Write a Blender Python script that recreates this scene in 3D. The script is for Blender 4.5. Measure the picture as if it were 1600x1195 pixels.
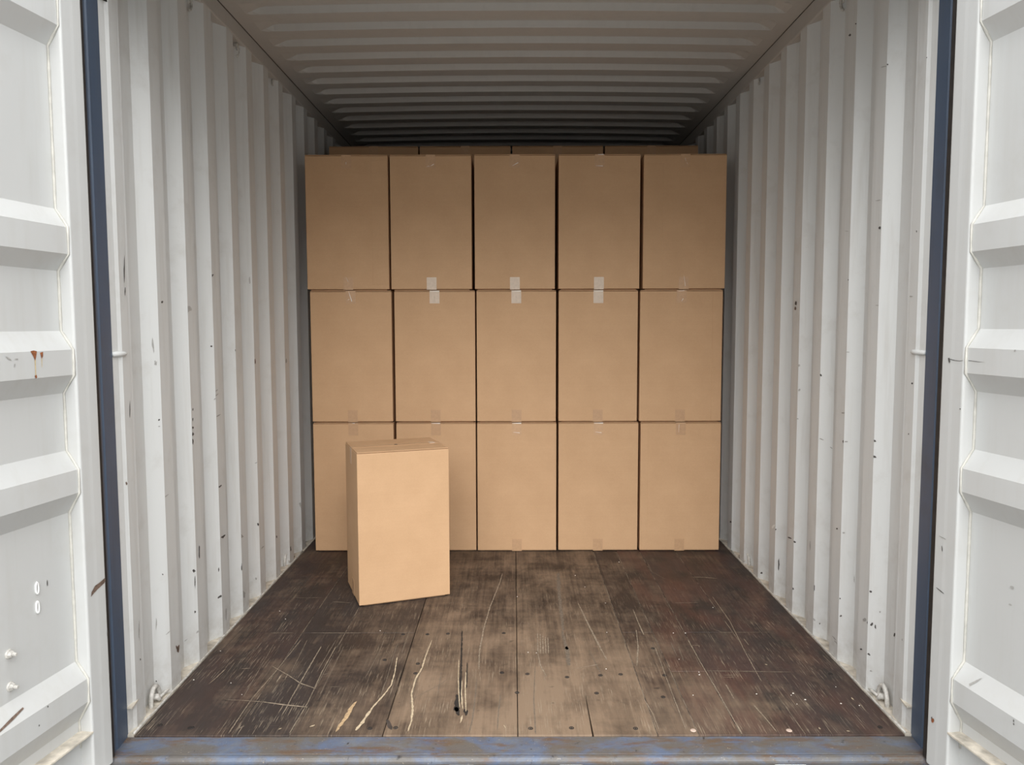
import bpy, bmesh, math, random
from mathutils import Vector, Matrix

# ------------------------------------------------------------------ clear
for o in list(bpy.data.objects):
    bpy.data.objects.remove(o, do_unlink=True)
SC = bpy.context.scene
C = SC.collection

# ------------------------------------------------------------------ camera
def make_camera():
    p, y, r = 0.0763, 0.0019, -0.0022            # pitch down, yaw, roll (radians)
    F = Vector((-math.sin(y)*math.cos(p), math.cos(y)*math.cos(p), -math.sin(p)))
    R = Vector((math.cos(y), math.sin(y), 0.0))
    U = R.cross(F)
    R2 = R*math.cos(r) + U*math.sin(r)
    U2 = U*math.cos(r) - R*math.sin(r)
    m = Matrix((R2, U2, -F)).transposed().to_4x4()
    m.translation = Vector((-0.0149, 0.0, 1.23))
    cd = bpy.data.cameras.new('camera')
    cd.sensor_fit = 'HORIZONTAL'; cd.sensor_width = 36.0; cd.lens = 27.0
    cd.clip_start = 0.02; cd.clip_end = 200
    co = bpy.data.objects.new('camera', cd); C.objects.link(co)
    co.matrix_world = m
    SC.camera = co
make_camera()

# ------------------------------------------------------------------ world: overcast sky, brighter overhead than at the horizon
EXPOSURE = 1.84
def make_world():
    w = bpy.data.worlds.new('overcast_sky'); SC.world = w; w.use_nodes = True
    nt = w.node_tree; nt.nodes.clear()
    out = nt.nodes.new('ShaderNodeOutputWorld'); bg = nt.nodes.new('ShaderNodeBackground')
    tc = nt.nodes.new('ShaderNodeTexCoord'); sp = nt.nodes.new('ShaderNodeSeparateXYZ')
    mr = nt.nodes.new('ShaderNodeMapRange')
    mr.inputs['From Min'].default_value = 0; mr.inputs['From Max'].default_value = 1
    mr.inputs['To Min'].default_value = 0.333; mr.inputs['To Max'].default_value = 1.0
    nt.links.new(tc.outputs['Generated'], sp.inputs[0]); nt.links.new(sp.outputs['Z'], mr.inputs['Value'])
    nt.links.new(mr.outputs[0], bg.inputs['Strength'])
    bg.inputs['Color'].default_value = (0.97, 0.985, 1.0, 1)
    nt.links.new(bg.outputs[0], out.inputs[0])
make_world()

# low bright patch of the overcast sky: the sun behind thin cloud, behind the camera and a little to the right
def make_sun(strength, azimuth, elevation, angle):
    L = bpy.data.lights.new('hazy_sun', 'SUN'); L.energy = strength; L.angle = math.radians(angle); L.color = (1.0, 0.995, 0.985)
    o = bpy.data.objects.new('hazy_sun', L); C.objects.link(o)
    a, e = math.radians(azimuth), math.radians(elevation)
    d = Vector((math.sin(a)*math.cos(e), -math.cos(a)*math.cos(e), math.sin(e)))
    o.location = d*20; o.rotation_euler = d.to_track_quat('Z', 'Y').to_euler()
make_sun(0.80, 3.0, 37.0, 52.0)
vs = SC.view_settings
SC.display_settings.display_device = 'sRGB'
vs.view_transform = 'Standard'; vs.look = 'None'; vs.exposure = EXPOSURE; vs.gamma = 1.0; vs.use_curve_mapping = False
try:
    SC.cycles.max_bounces = 10; SC.cycles.diffuse_bounces = 8
except Exception:
    pass

# ------------------------------------------------------------------ node material helper
class NT:
    def __init__(s, name):
        s.m = bpy.data.materials.new(name); s.m.use_nodes = True
        s.t = s.m.node_tree; s.t.nodes.clear()
        s.out = s.n('ShaderNodeOutputMaterial'); s.b = s.n('ShaderNodeBsdfPrincipled')
        s.l(s.b.outputs[0], s.out.inputs['Surface'])
    def n(s, t, **k):
        a = s.t.nodes.new(t)
        for q, v in k.items(): setattr(a, q, v)
        return a
    def l(s, a, b): s.t.links.new(a, b)
    def pos(s, scale=(1,1,1), obj=False):
        if obj: src = s.n('ShaderNodeTexCoord').outputs['Object']
        else: src = s.n('ShaderNodeNewGeometry').outputs['Position']
        mp = s.n('ShaderNodeMapping'); mp.inputs['Scale'].default_value = scale
        s.l(src, mp.inputs['Vector']); return mp.outputs[0]
    def noise(s, vec, scale=1.0, detail=4, rough=0.55, dist=0.0):
        a = s.n('ShaderNodeTexNoise'); a.inputs['Scale'].default_value = scale
        a.inputs['Detail'].default_value = detail; a.inputs['Roughness'].default_value = rough
        a.inputs['Distortion'].default_value = dist
        s.l(vec, a.inputs['Vector']); return a.outputs['Fac']
    def ramp(s, fac, lo, hi, a=0.0, b=1.0):
        m = s.n('ShaderNodeMapRange'); m.clamp = True
        m.inputs['From Min'].default_value = lo; m.inputs['From Max'].default_value = hi
        m.inputs['To Min'].default_value = a; m.inputs['To Max'].default_value = b
        s.l(fac, m.inputs['Value']); return m.outputs[0]
    def math(s, op, a, b):
        m = s.n('ShaderNodeMath', operation=op)
        for i, v in enumerate((a, b)):
            if isinstance(v, (int, float)): m.inputs[i].default_value = v
            else: s.l(v, m.inputs[i])
        return m.outputs[0]
    def mix(s, fac, a, b):
        m = s.n('ShaderNodeMix', data_type='RGBA')
        if isinstance(fac, (int, float)): m.inputs[0].default_value = fac
        else: s.l(fac, m.inputs[0])
        for i, v in ((6, a), (7, b)):
            if isinstance(v, tuple): m.inputs[i].default_value = (*v, 1)
            else: s.l(v, m.inputs[i])
        return m.outputs[2]
    def bump(s, h, strength=0.2, dist=0.01):
        b = s.n('ShaderNodeBump'); b.inputs['Strength'].default_value = strength; b.inputs['Distance'].default_value = dist
        s.l(h, b.inputs['Height']); s.l(b.outputs[0], s.b.inputs['Normal'])
    def base(s, c):
        if isinstance(c, tuple): s.b.inputs['Base Color'].default_value = (*c, 1)
        else: s.l(c, s.b.inputs['Base Color'])
    def set(s, rough=0.5, metal=0.0, spec=0.5):
        if isinstance(rough, (int, float)): s.b.inputs['Roughness'].default_value = rough
        else: s.l(rough, s.b.inputs['Roughness'])
        s.b.inputs['Metallic'].default_value = metal
        s.b.inputs['Specular IOR Level'].default_value = spec

def paint(name, clean, dirty, amount=0.25, rough=0.45, grime=0.0):
    """painted steel with faint streaks and grime that gathers near the floor"""
    k = NT(name)
    st = k.ramp(k.noise(k.pos((9, 9, 0.7)), 3.0, 5, 0.6), 0.52, 0.8)
    bl = k.ramp(k.noise(k.pos((1, 1, 1)), 7.0, 6, 0.65), 0.55, 0.78)
    f = k.math('MULTIPLY', k.math('MAXIMUM', st, bl), amount)
    if grime:
        z = k.n('ShaderNodeSeparateXYZ'); k.l(k.pos(), z.inputs[0])
        low = k.ramp(z.outputs['Z'], 0.22, 0.0)
        nz = k.ramp(k.noise(k.pos((1, 1, 1)), 22.0, 5, 0.7), 0.35, 0.75)
        f = k.math('MAXIMUM', f, k.math('MULTIPLY', k.math('MULTIPLY', low, nz), grime))
    k.base(k.mix(f, clean, dirty)); k.set(rough)
    k.bump(k.noise(k.pos((1, 1, 0.5)), 5.0, 2, 0.5), 0.12, 0.02)
    return k.m

def plain(name, col, rough=0.6, var=0.12, scale=30.0, metal=0.0):
    k = NT(name)
    f = k.ramp(k.noise(k.pos(), scale, 4), 0.3, 0.7)
    k.base(k.mix(f, tuple(c*(1-var) for c in col), tuple(min(1, c*(1+var)) for c in col)))
    k.set(rough, metal); return k.m

M = {}
M['wall'] = paint('container_white_paint', (0.635, 0.638, 0.622), (0.40, 0.37, 0.325), 0.36, 0.5, 0.75)
M['door'] = paint('door_white_paint', (0.555, 0.558, 0.545), (0.44, 0.42, 0.37), 0.25, 0.45)
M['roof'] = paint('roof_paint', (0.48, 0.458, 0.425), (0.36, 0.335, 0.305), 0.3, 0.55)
M['blue'] = paint('post_blue_paint', (0.063, 0.091, 0.140), (0.05, 0.06, 0.08), 0.6, 0.42)
M['weld'] = plain('weld_bead_cream', (0.53, 0.515, 0.465), 0.5, 0.14, 40)
M['rubber'] = plain('gasket_rubber', (0.018, 0.014, 0.012), 0.6, 0.4)
M['steel'] = plain('dull_steel', (0.52, 0.50, 0.46), 0.45, 0.3, 80)
M['dust'] = plain('dusty_ledge', (0.55, 0.50, 0.42), 0.85, 0.35, 25)
M['under'] = plain('dark_underside', (0.02, 0.016, 0.013), 0.9)
def mat_filler():
    k = NT('groove_dust')
    f = k.ramp(k.noise(k.pos((1, 1, 1)), 9.0, 7, 0.75), 0.44, 0.58)
    k.base(k.mix(f, (0.035, 0.027, 0.022), (0.235, 0.185, 0.135))); k.set(0.9); return k.m
M['filler'] = mat_filler()
M['scuff'] = plain('dark_scuff', (0.075, 0.068, 0.062), 0.7, 0.5, 200)
M['scuff_grey'] = plain('grey_scuff', (0.36, 0.35, 0.33), 0.6, 0.2, 200)
M['scuff_soft'] = plain('soft_smudge', (0.43, 0.42, 0.40), 0.6, 0.15, 60)
M['scuff_brown'] = plain('bare_rusty_steel', (0.15, 0.10, 0.075), 0.7, 0.5, 150)
M['chip_white'] = plain('peeled_white_paint', (0.85, 0.85, 0.83), 0.5, 0.05)
M['rust'] = plain('rust', (0.26, 0.085, 0.03), 0.8, 0.5, 200)
M['rust_pale'] = plain('pale_rust_run', (0.66, 0.52, 0.30), 0.6, 0.2, 100)
M['pale'] = plain('fresh_wood_scratch', (0.50, 0.40, 0.27), 0.8, 0.3, 120)
M['tan'] = plain('torn_wood', (0.46, 0.32, 0.18), 0.8, 0.35, 120)
M['scr_mid'] = plain('worn_scratch', (0.27, 0.215, 0.155), 0.8, 0.4, 120)
M['scr_low'] = plain('faint_scratch', (0.16, 0.125, 0.092), 0.8, 0.3, 120)
M['gouge'] = plain('dark_gouge', (0.022, 0.017, 0.014), 0.8, 0.4)
M['stain'] = plain('dark_stain', (0.055, 0.042, 0.035), 0.7, 0.4)
M['speck'] = plain('white_speck', (0.72, 0.68, 0.62), 0.7)
M['pink'] = plain('painted_screw', (0.55, 0.42, 0.34), 0.6, 0.2)
M['plate'] = plain('white_marker_plate', (0.75, 0.75, 0.74), 0.5)

def mat_ground():
    k = NT('concrete_yard')
    f = k.ramp(k.noise(k.pos(), 1.5, 8, 0.6), 0.3, 0.7)
    k.base(k.mix(f, (0.17, 0.168, 0.16), (0.23, 0.225, 0.215))); k.set(0.9)
    return k.m
M['ground'] = mat_ground()

def mat_sill():
    k = NT('worn_blue_sill')
    p = k.pos((1, 1.8, 1))
    wear = k.ramp(k.noise(p, 4.2, 9, 0.72, 0.5), 0.42, 0.54)
    rust = k.ramp(k.noise(k.pos((0.7, 3, 3)), 8.0, 8, 0.75), 0.51, 0.62)
    grey = k.ramp(k.noise(k.pos((1.2, 1.2, 1)), 11.0, 7, 0.7), 0.45, 0.65)
    ch = k.ramp(k.noise(k.pos((1, 1.5, 1)), 85.0, 5, 0.75), 0.64, 0.70)
    dk = k.ramp(k.noise(k.pos((1.3, 1, 1)), 30.0, 5, 0.7), 0.62, 0.70)
    c = k.mix(k.noise(p, 3.0, 4), (0.075, 0.105, 0.180), (0.125, 0.155, 0.215))
    c = k.mix(k.math('MULTIPLY', grey, 0.7), c, (0.165, 0.168, 0.165))
    c = k.mix(k.math('MULTIPLY', wear, 0.85), c, (0.120, 0.102, 0.080))
    c = k.mix(k.math('MULTIPLY', rust, 0.8), c, (0.125, 0.073, 0.040))
    c = k.mix(dk, c, (0.04, 0.035, 0.035))
    c = k.mix(ch, c, (0.42, 0.36, 0.28))
    k.base(c); k.set(0.42); k.bump(k.noise(k.pos(), 60.0, 5, 0.7), 0.35, 0.004)
    return k.m
M['sill'] = mat_sill()

def mat_plank():
    k = NT('worn_floor_board')
    oi = k.n('ShaderNodeObjectInfo'); sc = k.n('ShaderNodeSeparateColor'); k.l(oi.outputs['Color'], sc.inputs[0])
    light, red, cool = sc.outputs[0], sc.outputs[1], sc.outputs[2]
    grain = k.noise(k.pos((70, 2.2, 1)), 1.0, 6, 0.65)
    fine = k.noise(k.pos((260, 9, 1)), 1.0, 4, 0.6)
    blot = k.noise(k.pos((1.6, 1, 1)), 3.2, 7, 0.62, 0.3)
    band = k.noise(k.pos((2.2, 26, 1)), 1.0, 5, 0.6)
    # worn, paler patch trodden in the middle by the doors
    g = k.n('ShaderNodeTexGradient', gradient_type='SPHERICAL')
    mp = k.n('ShaderNodeMapping'); mp.inputs['Location'].default_value = (-0.12/0.95, -2.30/1.0, 0); mp.inputs['Scale'].default_value = (1/0.95, 1/1.0, 0)
    ge = k.n('ShaderNodeNewGeometry'); k.l(ge.outputs['Position'], mp.inputs['Vector']); k.l(mp.outputs[0], g.inputs['Vector'])
    wear = g.outputs['Fac']
    patch = k.noise(k.pos((5.0, 2.4, 1)), 2.2, 8, 0.68, 0.6)
    f = k.math('ADD', k.ramp(blot, 0.34, 0.66, -0.10, 0.52), k.math('MULTIPLY', wear, 0.62))
    f = k.math('ADD', f, k.ramp(patch, 0.34, 0.66, -0.20, 0.20))
    f = k.math('ADD', f, k.ramp(grain, 0.34, 0.66, -0.15, 0.15))
    f = k.math('ADD', f, k.ramp(band, 0.34, 0.66, -0.07, 0.07))
    f = k.math('ADD', f, k.math('SUBTRACT', light, 0.5))
    f = k.ramp(f, 0.0, 1.0)
    c = k.mix(f, (0.033, 0.0235, 0.019), (0.250, 0.176, 0.118))
    c = k.mix(k.math('MULTIPLY', red, k.ramp(k.noise(k.pos((3, 1.2, 1)), 3.0, 5), 0.38, 0.60)), c, (0.115, 0.050, 0.036))
    c = k.mix(k.math('MULTIPLY', cool, k.ramp(k.noise(k.pos((3, 1.0, 1)), 2.0, 4), 0.38, 0.60)), c, (0.044, 0.037, 0.036))
    # dense thin pale scratches along the boards, more of them near the doors
    near = k.n('ShaderNodeSeparateXYZ'); k.l(k.pos(), near.inputs[0])
    nf = k.ramp(near.outputs['Y'], 3.9, 2.3, 0.10, 1.0)
    reg = k.ramp(k.noise(k.pos((2.2, 1.4, 1)), 2.5, 4), 0.40, 0.58)
    s1 = k.ramp(fine, 0.57, 0.66)
    s2 = k.ramp(k.noise(k.pos((420, 14, 1)), 1.0, 2, 0.5), 0.66, 0.74)
    s3 = k.ramp(k.noise(k.pos((18, 420, 1)), 1.0, 2, 0.5), 0.68, 0.76)
    sm = k.math('MULTIPLY', k.math('MULTIPLY', k.math('MAXIMUM', k.math('MAXIMUM', s1, s2), k.math('MULTIPLY', s3, 0.6)), reg), nf)
    c = k.mix(k.math('MULTIPLY', sm, 0.85), c, (0.33, 0.265, 0.19))
    # knots and small dark dents
    kn = k.ramp(k.noise(k.pos((14, 26, 1)), 1.0, 3, 0.5), 0.70, 0.76)
    c = k.mix(k.math('MULTIPLY', kn, 0.7), c, (0.03, 0.022, 0.018))
    k.base(c); k.set(k.ramp(blot, 0.3, 0.7, 0.5, 0.68), 0, 0.35)
    k.bump(k.math('ADD', grain, fine), 0.18, 0.004)
    return k.m
M['plank'] = mat_plank()

def mat_card():
    k = NT('brown_cardboard')
    oi = k.n('ShaderNodeObjectInfo')
    fl = k.noise(k.pos((2.5, 2.5, 160), True), 1.0, 3, 0.5)
    bl = k.noise(k.pos((1, 1, 1), True), 6.0, 5, 0.6)
    fi = k.noise(k.pos((1, 1, 1), True), 220.0, 2, 0.5)
    f = k.math('ADD', k.math('MULTIPLY', fl, 0.12), k.math('ADD', k.math('MULTIPLY', bl, 0.6), k.math('MULTIPLY', fi, 0.28)))
    c = k.mix(k.ramp(f, 0.35, 0.65), (0.550, 0.342, 0.190), (0.610, 0.386, 0.220))
    k.base(c); k.set(0.75, 0, 0.3); k.bump(fl, 0.015, 0.003)
    return k.m
M['card'] = mat_card()
def mat_tape(name, col, rough, bump):
    k = NT(name)
    f = k.noise(k.pos((1, 1, 1), True), 70.0, 4, 0.7)
    k.base(k.mix(k.ramp(f, 0.35, 0.65), tuple(c*0.9 for c in col), col)); k.set(rough, 0, 0.5)
    k.bump(k.noise(k.pos((1, 1, 0.4), True), 60.0, 3), bump, 0.004)
    return k.m
M['tape_white'] = mat_tape('whitish_packing_tape', (0.70, 0.56, 0.43), 0.35, 0.5)
M['tape_clear'] = mat_tape('clear_packing_tape', (0.595, 0.37, 0.208), 0.35, 0.3)
M['tape_brown'] = mat_tape('brown_packing_tape', (0.535, 0.328, 0.182), 0.4, 0.2)
M['crease'] = plain('tape_crease_highlight', (0.85, 0.80, 0.72), 0.3, 0.1)  # pale colour stands in for shine on wrinkled tape
M['card_dark'] = plain('cardboard_edge', (0.20, 0.12, 0.07), 0.9, 0.3)

# ------------------------------------------------------------------ mesh helpers
class MB:
    def __init__(s): s.v = []; s.f = []
    def add(s, vs, fs):
        o = len(s.v); s.v += [tuple(v) for v in vs]; s.f += [tuple(o+i for i in f) for f in fs]; return s
    def box(s, x0, x1, y0, y1, z0, z1):
        vs = [(x, y, z) for z in (z0, z1) for y in (y0, y1) for x in (x0, x1)]
        return s.add(vs, [(0,2,3,1), (4,5,7,6), (0,1,5,4), (2,6,7,3), (0,4,6,2), (1,3,7,5)])
    def prism(s, poly, axis, a, b):
        """closed polygon extruded along an axis: axis 2: poly is (x,y); axis 0: poly is (y,z)"""
        n = len(poly)
        def P(q, t): return (q[0], q[1], t) if axis == 2 else ((t, q[0], q[1]) if axis == 0 else (q[0], t, q[1]))
        vs = [P(q, a) for q in poly] + [P(q, b) for q in poly]
        fs = [(i, (i+1) % n, n+(i+1) % n, n+i) for i in range(n)] + [tuple(range(n-1, -1, -1)), tuple(range(n, 2*n))]
        return s.add(vs, fs)
    def sheet(s, poly, zs):
        """open polyline (x,y) swept up through heights zs"""
        n = len(poly)
        vs = [(q[0], q[1], z) for z in zs for q in poly]
        fs = [(j*n+i, j*n+i+1, (j+1)*n+i+1, (j+1)*n+i) for j in range(len(zs)-1) for i in range(n-1)]
        return s.add(vs, fs)
    def tube(s, pts, r, n=8, closed=False):
        pts = [Vector(p) for p in pts]; m = len(pts)
        rr = r if isinstance(r, (list, tuple)) else [r]*m
        vs = []
        for i, p in enumerate(pts):
            a = pts[(i-1) % m] if (closed or i) else p
            b = pts[(i+1) % m] if (closed or i < m-1) else p
            t = (b-a).normalized()
            u = t.cross(Vector((0.31, 0.17, 0.93)))
            if u.length < 1e-3: u = t.cross(Vector((1, 0, 0)))
            u.normalize(); w = t.cross(u)
            vs += [p + (u*math.cos(2*math.pi*k/n) + w*math.sin(2*math.pi*k/n))*rr[i] for k in range(n)]
        fs = []
        for i in range(m if closed else m-1):
            j = (i+1) % m
            fs += [(i*n+k, i*n+(k+1) % n, j*n+(k+1) % n, j*n+k) for k in range(n)]
        if not closed: fs += [tuple(range(n-1, -1, -1)), tuple((m-1)*n+k for k in range(n))]
        return s.add(vs, fs)
    def disc(s, c, r, h, n=10, axis=2):
        ring = [(math.cos(2*math.pi*k/n)*r, math.sin(2*math.pi*k/n)*r) for k in range(n)]
        def P(a, b, t):
            return (c[0]+a, c[1]+b, c[2]+t) if axis == 2 else (c[0]+t, c[1]+a, c[2]+b)
        vs = [P(a, b, 0) for a, b in ring] + [P(a*.8, b*.8, h) for a, b in ring]
        fs = [(i, (i+1) % n, n+(i+1) % n, n+i) for i in range(n)] + [tuple(range(n, 2*n)), tuple(range(n-1, -1, -1))]
        return s.add(vs, fs)
    def ribbon(s, pts, z, h=0.0006):
        """flat tapering strip on the floor through (x, y, width)"""
        n = len(pts); L = []; Rr = []
        for i, (x, y, w) in enumerate(pts):
            a = pts[max(0, i-1)]; b = pts[min(n-1, i+1)]
            d = Vector((b[0]-a[0], b[1]-a[1])); d.normalize(); q = Vector((-d.y, d.x))*w*0.5
            L.append((x+q.x, y+q.y)); Rr.append((x-q.x, y-q.y))
        vs = [(a[0], a[1], z) for a in L] + [(a[0], a[1], z) for a in Rr]
        return s.add(vs, [(n+i, n+i+1, i+1, i) for i in range(n-1)])

def build(name, mb, mat, parent=None, kind=None, bevel=0.0, seg=2, smooth=False, label=None, solid=0.0):
    me = bpy.data.meshes.new(name); me.from_pydata(mb.v, [], mb.f); me.update()
    bm = bmesh.new(); bm.from_mesh(me); bmesh.ops.remove_doubles(bm, verts=bm.verts, dist=1e-6)
    if not solid: bmesh.ops.recalc_face_normals(bm, faces=bm.faces)
    bm.to_mesh(me); bm.free()
    me.materials.append(mat)
    if smooth:
        for p in me.polygons: p.use_smooth = True
    o = bpy.data.objects.new(name, me); C.objects.link(o)
    if parent is not None: o.parent = parent
    if kind: o['kind'] = kind
    if label: o['label'] = label
    if bevel:
        b = o.modifiers.new('edge_round', 'BEVEL'); b.width = bevel; b.segments = seg; b.limit_method = 'ANGLE'; b.angle_limit = math.radians(35)
    if solid:
        b = o.modifiers.new('sheet_thickness', 'SOLIDIFY'); b.thickness = abs(solid); b.offset = 1.0 if solid > 0 else -1.0
    return o

def structure(name, mb, mat, label=None, **k):
    o = build(name, mb, mat, None, 'structure', **k)
    if label: o['label'] = label
    return o

def thing(name, label, cat, loc, rotz=0.0, group=None):
    o = bpy.data.objects.new(name, None); C.objects.link(o); o.empty_display_size = 0.1
    o.location = loc; o.rotation_euler = (0, 0, rotz); o['label'] = label; o['category'] = cat
    if group: o['group'] = group
    return o

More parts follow.
